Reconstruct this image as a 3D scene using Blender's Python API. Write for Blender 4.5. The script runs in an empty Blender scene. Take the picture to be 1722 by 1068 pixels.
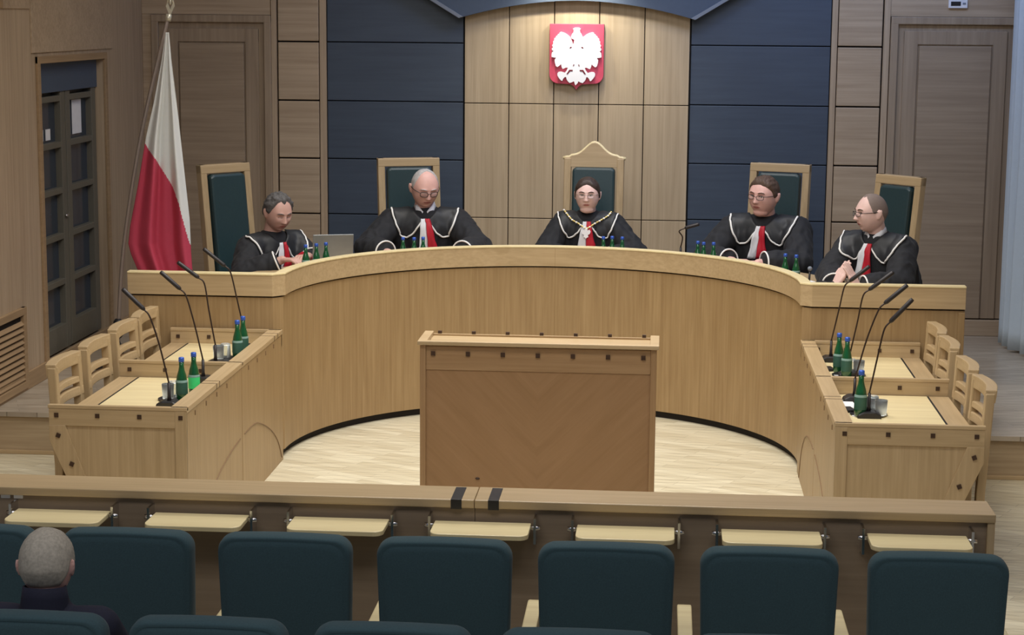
import bpy, bmesh, math, random
from mathutils import Vector, Matrix, noise
from mathutils.bvhtree import BVHTree
random.seed(7)
PI = math.pi
SC = bpy.context.scene
COL = SC.collection
V = Vector

# ------------------------------------------------------------------ materials
def new_mat(name):
    m = bpy.data.materials.new(name); m.use_nodes = True
    nt = m.node_tree; b = nt.nodes['Principled BSDF']
    return m, nt, b

def flat(name, col, rough=.5, metal=0, trans=0, spec=.5, noise_amt=.08, nscale=30, sheen=0, coat=0):
    m, nt, b = new_mat(name)
    tc = nt.nodes.new('ShaderNodeTexCoord'); n = nt.nodes.new('ShaderNodeTexNoise')
    n.inputs['Scale'].default_value = nscale; n.inputs['Detail'].default_value = 3
    nt.links.new(tc.outputs['Object'], n.inputs['Vector'])
    mx = nt.nodes.new('ShaderNodeMix'); mx.data_type = 'RGBA'
    mx.inputs['A'].default_value = (*[c*(1-noise_amt) for c in col], 1)
    mx.inputs['B'].default_value = (*[min(1, c*(1+noise_amt)) for c in col], 1)
    nt.links.new(n.outputs['Fac'], mx.inputs['Factor'])
    nt.links.new(mx.outputs['Result'], b.inputs['Base Color'])
    b.inputs['Roughness'].default_value = rough; b.inputs['Metallic'].default_value = metal
    b.inputs['Transmission Weight'].default_value = trans
    b.inputs['Specular IOR Level'].default_value = spec
    b.inputs['Sheen Weight'].default_value = sheen
    b.inputs['Coat Weight'].default_value = coat
    return m

def wood(name, c1, c2, grain='z', rough=.42, fine=55, coarse=1.6, chevron=False, ring=.5, bump=.05):
    """oak veneer: grain runs along the given axis"""
    m, nt, b = new_mat(name)
    N = nt.nodes.new; L = nt.links.new
    tc = N('ShaderNodeTexCoord'); mp = N('ShaderNodeMapping')
    if chevron:
        sp = N('ShaderNodeSeparateXYZ'); L(tc.outputs['Object'], sp.inputs[0])
        ab = N('ShaderNodeMath'); ab.operation = 'ABSOLUTE'; L(sp.outputs['X'], ab.inputs[0])
        d = N('ShaderNodeMath'); d.operation = 'SUBTRACT'; L(sp.outputs['Z'], d.inputs[0]); L(ab.outputs[0], d.inputs[1])
        s = N('ShaderNodeMath'); s.operation = 'ADD'; L(sp.outputs['Z'], s.inputs[0]); L(ab.outputs[0], s.inputs[1])
        cb = N('ShaderNodeCombineXYZ'); L(s.outputs[0], cb.inputs['Z']); L(d.outputs[0], cb.inputs['X']); L(sp.outputs['Y'], cb.inputs['Y'])
        L(cb.outputs[0], mp.inputs['Vector'])
    else:
        L(tc.outputs['Object'], mp.inputs['Vector'])
    sc = {'x': (coarse, fine, fine), 'y': (fine, coarse, fine), 'z': (fine, fine, coarse)}[grain]
    mp.inputs['Scale'].default_value = sc
    n1 = N('ShaderNodeTexNoise'); n1.inputs['Scale'].default_value = 1; n1.inputs['Detail'].default_value = 5
    n1.inputs['Roughness'].default_value = .6; n1.inputs['Distortion'].default_value = .3
    L(mp.outputs[0], n1.inputs['Vector'])
    mp2 = N('ShaderNodeMapping'); L((cb.outputs[0] if chevron else tc.outputs['Object']), mp2.inputs['Vector'])
    k = .13
    mp2.inputs['Scale'].default_value = tuple(v*(k if v > coarse else .7) for v in sc)
    n2 = N('ShaderNodeTexNoise'); n2.inputs['Scale'].default_value = 1; n2.inputs['Detail'].default_value = 3
    n2.inputs['Distortion'].default_value = 1.2
    L(mp2.outputs[0], n2.inputs['Vector'])
    ad = N('ShaderNodeMath'); ad.operation = 'MULTIPLY_ADD'; ad.inputs[1].default_value = ring
    L(n2.outputs['Fac'], ad.inputs[0]); L(n1.outputs['Fac'], ad.inputs[2])
    cr = N('ShaderNodeValToRGB'); cr.color_ramp.elements[0].position = .52; cr.color_ramp.elements[1].position = .98
    cr.color_ramp.elements[0].color = (*c2, 1); cr.color_ramp.elements[1].color = (*c1, 1)
    L(ad.outputs[0], cr.inputs[0]); L(cr.outputs[0], b.inputs['Base Color'])
    b.inputs['Roughness'].default_value = rough
    if bump:
        bp = N('ShaderNodeBump'); bp.inputs['Strength'].default_value = bump; bp.inputs['Distance'].default_value = .002
        L(n1.outputs['Fac'], bp.inputs['Height']); L(bp.outputs[0], b.inputs['Normal'])
    return m

def parquet(name, c1, c2, rough, rot):
    m, nt, b = new_mat(name)
    N = nt.nodes.new; L = nt.links.new
    tc = N('ShaderNodeTexCoord'); mp = N('ShaderNodeMapping'); mp.inputs['Rotation'].default_value = (0, 0, rot)
    L(tc.outputs['Object'], mp.inputs['Vector'])
    br = N('ShaderNodeTexBrick'); br.inputs['Scale'].default_value = 1.0
    br.inputs['Brick Width'].default_value = .55; br.inputs['Row Height'].default_value = .075
    br.inputs['Mortar Size'].default_value = .0012; br.inputs['Mortar Smooth'].default_value = .3
    br.inputs['Color1'].default_value = (*c1, 1); br.inputs['Color2'].default_value = (*c2, 1)
    br.inputs['Mortar'].default_value = (*[c*.45 for c in c2], 1)
    L(mp.outputs[0], br.inputs['Vector'])
    mp2 = N('ShaderNodeMapping'); mp2.inputs['Rotation'].default_value = (0, 0, rot); mp2.inputs['Scale'].default_value = (2.5, 34, 1)
    L(tc.outputs['Object'], mp2.inputs['Vector'])
    n = N('ShaderNodeTexNoise'); n.inputs['Scale'].default_value = 1; n.inputs['Detail'].default_value = 4; L(mp2.outputs[0], n.inputs['Vector'])
    mx = N('ShaderNodeMix'); mx.data_type = 'RGBA'; mx.blend_type = 'MULTIPLY'; mx.inputs['Factor'].default_value = .55
    cr = N('ShaderNodeValToRGB'); cr.color_ramp.elements[0].color = (.55, .5, .42, 1); cr.color_ramp.elements[1].color = (1.1, 1.1, 1.1, 1)
    cr.color_ramp.elements[0].position = .3; cr.color_ramp.elements[1].position = .6
    L(n.outputs['Fac'], cr.inputs[0]); L(br.outputs['Color'], mx.inputs['A']); L(cr.outputs[0], mx.inputs['B'])
    L(mx.outputs['Result'], b.inputs['Base Color']); b.inputs['Roughness'].default_value = rough
    return m

def glassy(name, col, alpha, rough=.08):
    """thin clear or tinted glass: a glossy coat over a see-through tint"""
    m, nt, b = new_mat(name)
    N = nt.nodes.new; L = nt.links.new
    tr = N('ShaderNodeBsdfTransparent'); tr.inputs[0].default_value = (*col, 1)
    mx = N('ShaderNodeMixShader'); fr = N('ShaderNodeFresnel'); fr.inputs[0].default_value = 1.5
    ad = N('ShaderNodeMath'); ad.operation = 'ADD'; ad.inputs[1].default_value = alpha; L(fr.outputs[0], ad.inputs[0])
    b.inputs['Base Color'].default_value = (*col, 1); b.inputs['Roughness'].default_value = rough
    L(ad.outputs[0], mx.inputs[0]); L(tr.outputs[0], mx.inputs[1]); L(b.outputs[0], mx.inputs[2])
    L(mx.outputs[0], nt.nodes['Material Output'].inputs['Surface'])
    return m

OAK1, OAK2 = (.385, .262, .130), (.285, .182, .083)
M = {}
M['oak_z'] = wood('oak_vertical', OAK1, OAK2, 'z')
M['oak_x'] = wood('oak_across', OAK1, OAK2, 'x')
M['oak_y'] = wood('oak_deep', OAK1, OAK2, 'y')
LT1, LT2 = (.52, .385, .225), (.41, .295, .16)
M['light_x'] = wood('pale_oak_across', LT1, LT2, 'x', rough=.36)
M['light_y'] = wood('pale_oak_deep', LT1, LT2, 'y', rough=.36)
M['light_z'] = wood('pale_oak_upright', LT1, LT2, 'z', rough=.4)
M['top_x'] = wood('desk_top_veneer', (.84, .72, .43), (.70, .57, .32), 'x', rough=.3, ring=.7)
M['wallw_x'] = wood('wall_oak_across', (.52, .40, .275), (.38, .28, .185), 'x', rough=.5, fine=40, coarse=1.0)
M['wallw_z'] = wood('wall_oak_upright', (.52, .40, .275), (.38, .28, .185), 'z', rough=.5, fine=40, coarse=1.0)
M['wallc_z'] = wood('centre_wall_oak', (.56, .44, .29), (.43, .325, .205), 'z', rough=.5, fine=40, coarse=1.0)
M['door_x'] = wood('door_oak_across', (.40, .305, .21), (.29, .215, .145), 'x', rough=.5, fine=40, coarse=1.0)
M['door_z'] = wood('door_oak_upright', (.40, .305, .21), (.29, .215, .145), 'z', rough=.5, fine=40, coarse=1.0)
M['dark_x'] = wood('dark_stained_panel', (.062, .086, .124), (.048, .066, .098), 'x', rough=.5, fine=30)
M['podium'] = wood('podium_chevron_oak', (.345, .205, .105), (.285, .165, .078), 'z', chevron=True, rough=.4, fine=22, coarse=1.2)
M['podium_f'] = wood('podium_frame_oak', (.38, .24, .125), (.30, .18, .088), 'x', rough=.4)
M['podium_z'] = wood('podium_edge_oak', (.38, .24, .125), (.30, .18, .088), 'z', rough=.4)
M['blue_grey'] = flat('blue_grey_panel', (.065, .092, .14), .6)
M['strip'] = flat('pale_edge_strip', (.20, .23, .28), .5)
M['gap'] = flat('shadow_gap', (.012, .009, .008), .8)
M['peg'] = wood('walnut_peg', (.06, .028, .014), (.03, .014, .008), 'x', rough=.5)
M['inlay'] = flat('inlay_line', (.20, .12, .06), .6)
M['floor'] = parquet('court_parquet', (.72, .67, .51), (.60, .54, .39), .33, math.radians(28))
M['dfloor'] = parquet('dais_parquet', (.47, .41, .33), (.39, .33, .26), .28, math.radians(-22))
M['riser'] = wood('riser_oak', (.50, .39, .25), (.39, .29, .18), 'x', rough=.5)
M['leather'] = flat('dark_green_leather', (.022, .048, .055), .33, noise_amt=.15, nscale=60)
M['seatfab'] = flat('bottle_green_upholstery', (.040, .082, .098), .9, noise_amt=.25, nscale=180, sheen=.05)
M['black'] = flat('black_plastic', (.015, .014, .016), .4)
M['mic'] = flat('mic_dark_metal', (.03, .026, .028), .45, metal=.3)
M['neck'] = flat('gooseneck_metal', (.045, .028, .022), .4, metal=.4)
M['white'] = flat('white_plastic', (.82, .82, .84), .5)
M['paper'] = flat('white_paper', (.85, .85, .88), .8)
M['chrome'] = flat('chrome', (.7, .7, .72), .18, metal=1)
M['bottle'] = flat('green_bottle_glass', (.012, .13, .045), .08, trans=.35, coat=.5)
M['bottle_lime'] = flat('bright_green_label', (.06, .75, .22), .5)
M['label'] = flat('dark_green_label', (.03, .10, .07), .6)
M['label_edge'] = flat('pale_label_edge', (.22, .36, .32), .6)
M['cap'] = flat('blue_bottle_cap', (.05, .13, .55), .35, metal=.3)
M['glass'] = glassy('clear_drinking_glass', (.96, .98, .98), .02)
M['lens'] = glassy('spectacle_lens', (.96, .97, .98), .02)
M['pane'] = flat('dark_blue_window_pane', (.035, .05, .075), .12, spec=.6)
M['paint'] = flat('grey_green_door_paint', (.135, .125, .098), .5)
M['brass'] = flat('pale_brass', (.72, .68, .55), .35, metal=.5)
M['red'] = flat('crimson_lacquer', (.72, .085, .15), .45)
M['dred'] = flat('dark_red_edge', (.16, .008, .02), .5)
M['eagle'] = flat('white_lacquer', (.93, .93, .96), .4, noise_amt=.01)
M['fwhite'] = flat('white_flag_cloth', (.80, .82, .80), .8, noise_amt=.03)
M['fred'] = flat('red_flag_cloth', (.58, .06, .11), .8, noise_amt=.05)
M['curtain'] = flat('pale_blue_curtain_cloth', (.56, .64, .70), .85, noise_amt=.04)
M['louver'] = wood('louver_oak', (.40, .27, .15), (.30, .20, .11), 'y', rough=.5)
M['silver'] = flat('brushed_silver_lid', (.33, .35, .36), .4, metal=.5)
M['robe'] = flat('black_robe_cloth', (.010, .011, .015), .8, noise_amt=.3, nscale=25, sheen=.03)
M['collar'] = flat('black_satin_collar', (.014, .016, .020), .55, noise_amt=.2, nscale=25)
M['piping'] = flat('white_cord', (.88, .88, .86), .6)
M['jred'] = flat('red_silk', (.50, .012, .03), .55)
M['shirt'] = flat('white_shirt_cloth', (.80, .82, .88), .7)
M['navy'] = flat('navy_jacket_cloth', (.014, .015, .035), .85, noise_amt=.25, nscale=120)
M['gold'] = flat('gilt_chain', (.78, .62, .25), .3, metal=.7)
M['frame_dark'] = flat('dark_spectacle_frame', (.02, .015, .015), .4)
M['frame_thin'] = flat('thin_metal_frame', (.30, .26, .22), .3, metal=.6)
M['eyew'] = flat('eye_white', (.75, .72, .70), .3)
M['iris'] = flat('dark_iris', (.03, .02, .015), .2)
M['lip'] = flat('lips', (.36, .12, .11), .5)
M['shoe'] = flat('black_shoe', (.01, .01, .01), .3)
M['teal'] = flat('blue_grey_cushion', (.10, .17, .22), .8)
def skin(name, c): 
    m = flat(name, c, .5, noise_amt=.10, nscale=28); m.node_tree.nodes['Principled BSDF'].inputs['Subsurface Weight'].default_value = .05
    m.node_tree.nodes['Principled BSDF'].inputs['Subsurface Radius'].default_value = (.02, .008, .004)
    return m
M['skin_pink'] = skin('pink_skin', (.72, .43, .38))
M['skin_pale'] = skin('pale_skin', (.80, .55, .50))
M['skin_tan'] = skin('warm_skin', (.60, .36, .30))
M['hair_grey'] = flat('grey_hair', (.10, .095, .095), .7, noise_amt=.5, nscale=90)
M['hair_white'] = flat('white_hair', (.48, .46, .46), .7, noise_amt=.25, nscale=90)
M['hair_brown'] = flat('dark_brown_hair', (.045, .028, .022), .55, noise_amt=.5, nscale=90)
M['hair_sand'] = flat('brown_hair', (.085, .05, .033), .65, noise_amt=.5, nscale=90)
M['hair_stub'] = flat('shaved_grey_hair', (.22, .17, .15), .8, noise_amt=.2, nscale=150)
M['hair_ash'] = flat('ash_grey_hair', (.46, .41, .34), .8, noise_amt=.4, nscale=110)

# ------------------------------------------------------------------ mesh helpers
class MB:
    def __init__(s): s.v = []; s.f = []; s.sm = []; s.mi = []
    def add(s, vs, fs, smooth=False, mi=0):
        o = len(s.v); s.v += [V(p) for p in vs]
        for f in fs: s.f.append([i+o for i in f]); s.sm.append(smooth); s.mi.append(mi)
        return s
    def box(s, x0, x1, y0, y1, z0, z1, mi=0):
        return s.add([(x0,y0,z0),(x1,y0,z0),(x1,y1,z0),(x0,y1,z0),(x0,y0,z1),(x1,y0,z1),(x1,y1,z1),(x0,y1,z1)],
              [(0,3,2,1),(4,5,6,7),(0,1,5,4),(1,2,6,5),(2,3,7,6),(3,0,4,7)], mi=mi)
    def prism(s, poly, axis, a, b, smooth=False, mi=0, mi_side=None):
        """extrude a 2D polygon; axis 'y': poly is (x,z); 'z': (x,y); 'x': (y,z)"""
        def P(p, t): return {'y': (p[0], t, p[1]), 'z': (p[0], p[1], t), 'x': (t, p[0], p[1])}[axis]
        ar = sum(poly[i][0]*poly[(i+1) % len(poly)][1]-poly[(i+1) % len(poly)][0]*poly[i][1] for i in range(len(poly)))
        if ar < 0: poly = poly[::-1]
        n = len(poly); vs = [P(p, a) for p in poly]+[P(p, b) for p in poly]
        flip = (axis == 'y') == (b > a)
        fa = list(range(n)); fb = list(range(n, 2*n))
        caps = [fa[::-1], fb] if not flip else [fa, fb[::-1]]
        s.add(vs, caps, False, mi)
        o = len(s.v)-2*n
        for i in range(n):
            j = (i+1) % n; q = [i, j, j+n, i+n]
            if flip: q = q[::-1]
            s.f.append([o+k for k in q]); s.sm.append(smooth); s.mi.append(mi if mi_side is None else mi_side)
        return s
    def rings(s, R, closed=True, caps=True, smooth=True, mi=0):
        n = len(R[0]); vs = [p for r in R for p in r]; fs = []
        for k in range(len(R)-1):
            for i in range(n if closed else n-1):
                j = (i+1) % n; fs.append((k*n+i, k*n+j, (k+1)*n+j, (k+1)*n+i))
        if caps: fs.append(tuple(range(n))[::-1]); fs.append(tuple((len(R)-1)*n+i for i in range(n)))
        return s.add(vs, fs, smooth, mi)
    def tube(s, pts, r, n=8, caps=True, mi=0, flat_=1.0):
        pts = [V(p) for p in pts]; m = len(pts)
        rr = r if isinstance(r, (list, tuple)) else [r]*m
        t0 = (pts[1]-pts[0]).normalized(); u = t0.orthogonal().normalized(); R = []
        for i, p in enumerate(pts):
            t = (pts[min(i+1, m-1)]-pts[max(i-1, 0)]).normalized()
            u = (u-t*u.dot(t)).normalized(); w = t.cross(u)
            R.append([p+(u*math.cos(2*PI*k/n)+w*math.sin(2*PI*k/n)*flat_)*rr[i] for k in range(n)])
        return s.rings(R, True, caps, True, mi)
    def lathe(s, prof, c=(0,0,0), n=20, mi=0, caps=True):
        c = V(c); return s.rings([[c+V((r*math.cos(2*PI*k/n), r*math.sin(2*PI*k/n), z)) for k in range(n)] for r, z in prof], True, caps, True, mi)
    def ell(s, c, r, n=20, m=12, rot=None, mi=0):
        c = V(c); R = []
        for j in range(1, m):
            b = -PI/2+PI*j/m; ring = []
            for k in range(n):
                a = 2*PI*k/n; p = V((r[0]*math.cos(b)*math.cos(a), r[1]*math.cos(b)*math.sin(a), r[2]*math.sin(b)))
                if rot: p = rot @ p
                ring.append(c+p)
            R.append(ring)
        top = V((0,0,r[2])); bot = V((0,0,-r[2]))
        if rot: top = rot @ top; bot = rot @ bot
        o = len(s.v); s.rings(R, True, False, True, mi)
        s.v += [c+bot, c+top]; ib, it = len(s.v)-2, len(s.v)-1; L0 = o; L1 = o+(m-2)*n
        for k in range(n):
            j = (k+1) % n
            s.f.append([ib, L0+j, L0+k]); s.f.append([it, L1+k, L1+j]); s.sm += [True]*2; s.mi += [mi]*2
        return s
    def cap(s, a, b, ra, rb, n=16):
        """tapered capsule, closed"""
        a, b = V(a), V(b); t = (b-a)
        if t.length < 1e-6: return s.ell(a, (ra,)*3, n)
        t.normalize(); u = t.orthogonal().normalized(); w = t.cross(u); R = []
        for k in range(1, 5):
            q = PI/2*k/4; R.append((a-t*ra*math.cos(q), ra*math.sin(q)))
        for k in range(0, 4):
            q = PI/2*k/4; R.append((b+t*rb*math.sin(q), rb*math.cos(q)))
        rg = [[c+(u*math.cos(2*PI*i/n)+w*math.sin(2*PI*i/n))*r for i in range(n)] for c, r in R]
        return s.rings(rg, True, True, True)
    def mesh(s, name, mats, origin=V((0,0,0))):
        me = bpy.data.meshes.new(name)
        me.from_pydata([p-origin for p in s.v], [], s.f)
        for p, sm, mi in zip(me.polygons, s.sm, s.mi): p.use_smooth = sm; p.material_index = mi
        for m in (mats if isinstance(mats, (list, tuple)) else [mats]): me.materials.append(m)
        me.update(); return me
    def build(s, name, mats, parent=None, bevel=0, origin=None, **props):
        """parent given: vertices are in world coordinates unless the parent is at the origin"""
        o = V(parent['_o']) if parent is not None and '_o' in parent else (V(origin) if origin else V((0,0,0)))
        ob = bpy.data.objects.new(name, s.mesh(name, mats, o)); COL.objects.link(ob)
        if parent is not None: ob.parent = parent; ob['_o'] = tuple(o)
        else: ob.location = o; ob['_o'] = tuple(o)
        if bevel:
            md = ob.modifiers.new('bevel', 'BEVEL'); md.width = bevel; md.segments = 2; md.limit_method = 'ANGLE'; md.angle_limit = math.radians(40)
        for k, v in props.items(): ob[k] = v
        return ob

def tag(o, label=None, cat=None, group=None, kind=None):
    if label: o['label'] = label
    if cat: o['category'] = cat
    if group: o['group'] = group
    if kind: o['kind'] = kind
    return o
def empty(name, loc=(0,0,0), **k):
    o = bpy.data.objects.new(name, None); o.empty_display_size = .1; COL.objects.link(o); o.location = loc; o['_o'] = tuple(loc)
    tag(o, **k); return o
def copy_tree(o, parent=None):
    c = o.copy(); COL.objects.link(c); c.parent = parent
    for ch in list(o.children): copy_tree(ch, c)
    return c
def struct(name, mb, mats, bevel=0): return mb.build(name, mats, bevel=bevel, kind='structure')
def spline(pts, n=10):
    pts = [V(p) for p in pts]; P = [pts[0]*2-pts[1]]+pts+[pts[-1]*2-pts[-2]]; out = []
    for i in range(1, len(P)-2):
        for k in range(n):
            t = k/n; a, b, c, d = P[i-1:i+3]
            out.append(.5*((2*b)+(c-a)*t+(2*a-5*b+4*c-d)*t*t+(-a+3*b-3*c+d)*t**3))
    out.append(pts[-1]); return out

# ------------------------------------------------------------------ room shell
XL, XR, YB, ZD = -4.32, 2.95, 15.5, .28          # left wall, right wall, back wall, dais height
struct('floor', MB().box(XL-.4, XR+3, 1.5, 13.9, -.1, 0), M['floor'])
def dais_outline(d, r):
    P = [(XL-.3, 11.65+d), (-3.375, 11.65+d), (-3.375, 11.95), (-2.465, 11.95)]
    P += [(-.755+r*math.cos(PI-PI*k/40), 11.93+r*math.sin(PI-PI*k/40)) for k in range(41)]
    return P+[(.955, 11.95), (1.875, 11.95), (1.875, 11.67+d), (XR+.2, 11.67+d), (XR+.2, YB+.2), (XL-.3, YB+.2)]
dais = struct('dais', MB().prism(dais_outline(.03, 1.71), 'z', 0, ZD-.03), M['riser'])
MB().prism(dais_outline(0, 1.70), 'z', ZD-.03, ZD).build('dais_floor', M['dfloor'], dais)
dt = MB().box(XL-.02, -3.36, 11.655, 11.68, 0, .025).box(1.9, XR, 11.675, 11.70, 0, .025)
struct('baseboard_dais', dt, M['light_x'], .003)

ZT = 3.9
# back wall: plain carcass with raised oak blocks, dark panels and centre panels
wb = struct('wall_back', MB().box(XL-.3, XR+.3, YB+.03, YB+.2, 0, ZT), M['gap'])
seams = [ZD, .74, 1.193, 1.654, 2.132, 2.613, 3.09, ZT]
def wallblock(name, x0, x1, z0, z1, mat, depth=.03, g=.006, bev=.006):
    return MB().box(x0+g, x1-g, YB+.03-depth, YB+.03, z0+g, z1-g).build(name, mat, wb, bev)
for i in range(len(seams)-1):
    wallblock('oak_block', -3.185, -2.835, seams[i], seams[i+1], M['wallw_x'], .045)
    wallblock('oak_block', 1.385, 1.745, seams[i], seams[i+1], M['wallw_x'], .045)
    wallblock('dark_panel', -2.775, -1.64, seams[i], seams[i+1], M['dark_x'], .03, .004, .004)
    wallblock('dark_panel', .210, 1.335, seams[i], seams[i+1], M['dark_x'], .03, .004, .004)
MB().box(-2.835, -2.778, YB-.005, YB+.03, ZD, ZT).build('corner_post', M['wallw_z'], wb, .004)
MB().box(1.338, 1.385, YB-.005, YB+.03, ZD, ZT).build('corner_post', M['wallw_z'], wb, .004)
MB().box(-3.235, -3.19, YB-.02, YB+.03, ZD, ZT).build('corner_post', M['wallw_z'], wb, .004)
MB().box(1.75, 1.80, YB-.02, YB+.03, ZD, ZT).build('corner_post', M['wallw_z'], wb, .004)
cx = [-1.633+.3674*i for i in range(6)]
cz = [ZD, 1.183, 2.126, 3.2, ZT]
for i in range(5):
    for j in range(4):
        wallblock('centre_panel', cx[i], cx[i+1], cz[j], cz[j+1], M['wallc_z'], .045, .0035, .003)
# arched header with pale edge strips
xc = (cx[0]+cx[5])/2; hw = (cx[5]-cx[0])/2
arc = [(xc+hw*t, 2.827+.135*(1-abs(t)**1.9)) for t in [-1+i/12 for i in range(25)]]
hd = [(cx[0]-.62, 3.2)]+arc+[(cx[5]+.62, 3.2)]
tr = MB().prism(hd, 'y', YB-.13, YB-.02).build('trim_1', M['blue_grey'], kind='structure')
for sgn, x in ((-1, cx[0]), (1, cx[5])):
    MB().prism([(x, 2.827), (x+sgn*.62, 3.2), (x+sgn*.67, 3.2), (x+sgn*.035, 2.815)], 'y', YB-.15, YB-.01).build('edge_strip', M['strip'], tr, .003)
# doors in the back wall
def back_door(n, x0, x1, zt, flip):
    d = struct('door_%d' % n, MB().box(x0, x1, YB+.005, YB+.028, ZD+.14, zt), M['door_z'])
    f = MB().box(x0-.06, x0, YB-.035, YB+.03, ZD, zt+.06).box(x1, x1+.06, YB-.035, YB+.03, ZD, zt+.06).box(x0-.06, x1+.06, YB-.036, YB+.03, zt, zt+.06)
    f.build('door_frame', M['door_z'], d, .006)
    st = .11; a, b = x0+.05, x1-.05
    w = MB().box(a, a+st, YB-.012, YB+.01, ZD+.14, zt-.05).box(b-st, b, YB-.012, YB+.01, ZD+.14, zt-.05).box(a, b, YB-.011, YB+.01, zt-.05-st, zt-.05)
    w.build('door_stile', M['door_z'], d, .004)
    MB().box(a+st+.012, b-st-.012, YB-.016, YB+.01, ZD+.14, zt-.06-st).build('door_panel', M['door_x'], d, .004)
    return d
back_door(1, -4.18, -3.295, 2.765, 0); back_door(2, 1.865, 2.78, 2.795, 1)
struct('baseboard_back', MB().box(-4.3, -3.2, YB-.05, YB+.02, ZD, ZD+.13).box(1.8, XR, YB-.05, YB+.02, ZD, ZD+.13).box(-3.2, 1.8, YB-.03, YB+.02, ZD, ZD+.1), M['wallw_x'], .006)
struct('trim_2', MB().box(XL, -3.24, YB-.012, YB+.03, 2.826, ZT).box(1.80, XR, YB-.012, YB+.03, 2.856, ZT).box(XL, -4.241, YB-.012, YB+.03, ZD+.13, 2.826).box(2.841, XR, YB-.012, YB+.03, ZD+.13, 2.856), M['wallw_x'], .004)

# left wall with an alcove for the glazed doors
wy0, wy1, wz0, wz1 = 12.84, 14.36, .36, 2.485
wl = MB().box(XL-.25, XL, 6.5, wy0, 0, ZT).box(XL-.25, XL, wy1, YB+.2, 0, ZT).box(XL-.25, XL, wy0, wy1, wz1, ZT).box(XL-.25, XL, wy0, wy1, 0, wz0)
wleft = struct('wall_left', wl, M['wallw_z'])
MB().box(XL-.002, XL+.012, 11.2, 12.68, 2.86, ZT).box(XL-.002, XL+.012, 12.70, 14.6, 2.56, ZT).build('wall_panel', M['wallw_x'], wleft, .003)
MB().box(XL, XL+.02, wy0-.06, wy0, wz0-.05, wz1+.05).box(XL, XL+.02, wy1, wy1+.06, wz0-.05, wz1+.05).box(XL, XL+.021, wy0-.06, wy1+.06, wz1, wz1+.05).build('opening_trim', M['louver'], wleft, .003)
struct('baseboard_left', MB().box(XL, XL+.02, 6.5, 11.65, 0, .12).box(XL, XL+.02, 11.65, YB, ZD, ZD+.12), M['louver'], .004)
win = struct('window_1', MB().box(XL-.24, XL-.13, wy0, wy1, wz0, wz1), M['paint'])
MB().box(XL-.13, XL-.05, wy0, wy1, 2.27, wz1).build('transom', M['blue_grey'], win, .003)
def leaf(y0, y1):
    s = .10; z0, z1 = wz0+.02, 2.27; xa, xb = XL-.13, XL-.06
    fr = MB().box(xa, xb, y0, y0+s, z0, z1).box(xa, xb, y1-s, y1, z0, z1)
    zs = [z0+.16, .87, 1.26, 1.66, 2.0, z1-.05]
    zs = [z0+.16+(z1-.05-z0-.16)*k/5 for k in range(6)]
    for k, z in enumerate(zs):
        fr.box(xa, xb-.002, y0+s, y1-s, z-(.16 if k == 0 else .022), min(z1, z+.022))
    f = fr.build('window_leaf', M['paint'], win, .004)
    for k in range(5):
        MB().box(XL-.118, XL-.108, y0+s-.005, y1-s+.005, zs[k]+.015, zs[k+1]-.015).build('pane', M['pane'], f)
    return zs
mid = (wy0+wy1)/2
zs = leaf(wy0+.02, mid-.01); leaf(mid+.01, wy1-.02)
MB().box(XL-.104, XL-.10, mid+.28, mid+.50, zs[4]+.05, zs[5]-.03).build('white_pane_patch', M['paper'], win)  # flat white stand-in for the pale shape in the top pane
MB().box(XL-.104, XL-.10, wy0+.22, wy0+.36, zs[4]+.04, zs[4]+.12).box(XL-.104, XL-.10, wy0+.42, wy0+.52, zs[4]+.04, zs[4]+.12).build('white_pane_patch', M['paper'], win)  # two small white stand-ins for pale squares low in the pane
MB().ell((XL-.05, mid-.06, 1.36), (.012, .03, .012)).build('window_handle', M['chrome'], win)

def vent(y0, y1, z0, z1, label):
    t = empty('air_vent', (XL, (y0+y1)/2, z0), label=label, cat='air vent')
    MB().box(XL+.001, XL+.03, y0, y0+.05, z0, z1).box(XL+.001, XL+.03, y1-.06, y1, z0, z1).box(XL+.001, XL+.031, y0, y1, z1-.05, z1).box(XL+.001, XL+.031, y0, y1, z0, z0+.05).build('vent_frame', M['louver'], t, .003)
    MB().box(XL+.001, XL+.004, y0+.05, y1-.06, z0+.05, z1-.05).build('backing', M['gap'], t)
    n = int((z1-z0-.1)/.042)
    for k in range(n):
        z = z0+.06+k*.042
        MB().prism([(XL+.004, z+.026), (XL+.010, z+.030), (XL+.030, z+.006), (XL+.026, z)], 'y', y0+.05, y1-.06).build('slat', M['louver'], t)
vent(11.0, 12.36, .30, .86, 'large slatted wooden air vent low on the left wall')
vent(11.0, 12.10, 2.86, 3.5, 'slatted air vent high in the upper left corner of the left wall')

# right wall and ceiling
struct('wall_right', MB().box(XR+.02, XR+.2, 6.5, YB+.2, 0, ZT), M['wallw_z'])
struct('ceiling', MB().box(XL-.3, XR+.3, 9.8, YB+.2, 5.2, 5.3), flat('ceiling_paint', (.6, .6, .62), .9))
struct('trim_3', MB().box(XL-.25, XL, 6.5, YB+.2, ZT, 5.2).box(XR+.02, XR+.2, 6.5, YB+.2, ZT, 5.2).box(XL-.3, XR+.3, YB+.03, YB+.2, ZT, 5.2), M['blue_grey'])

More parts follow.
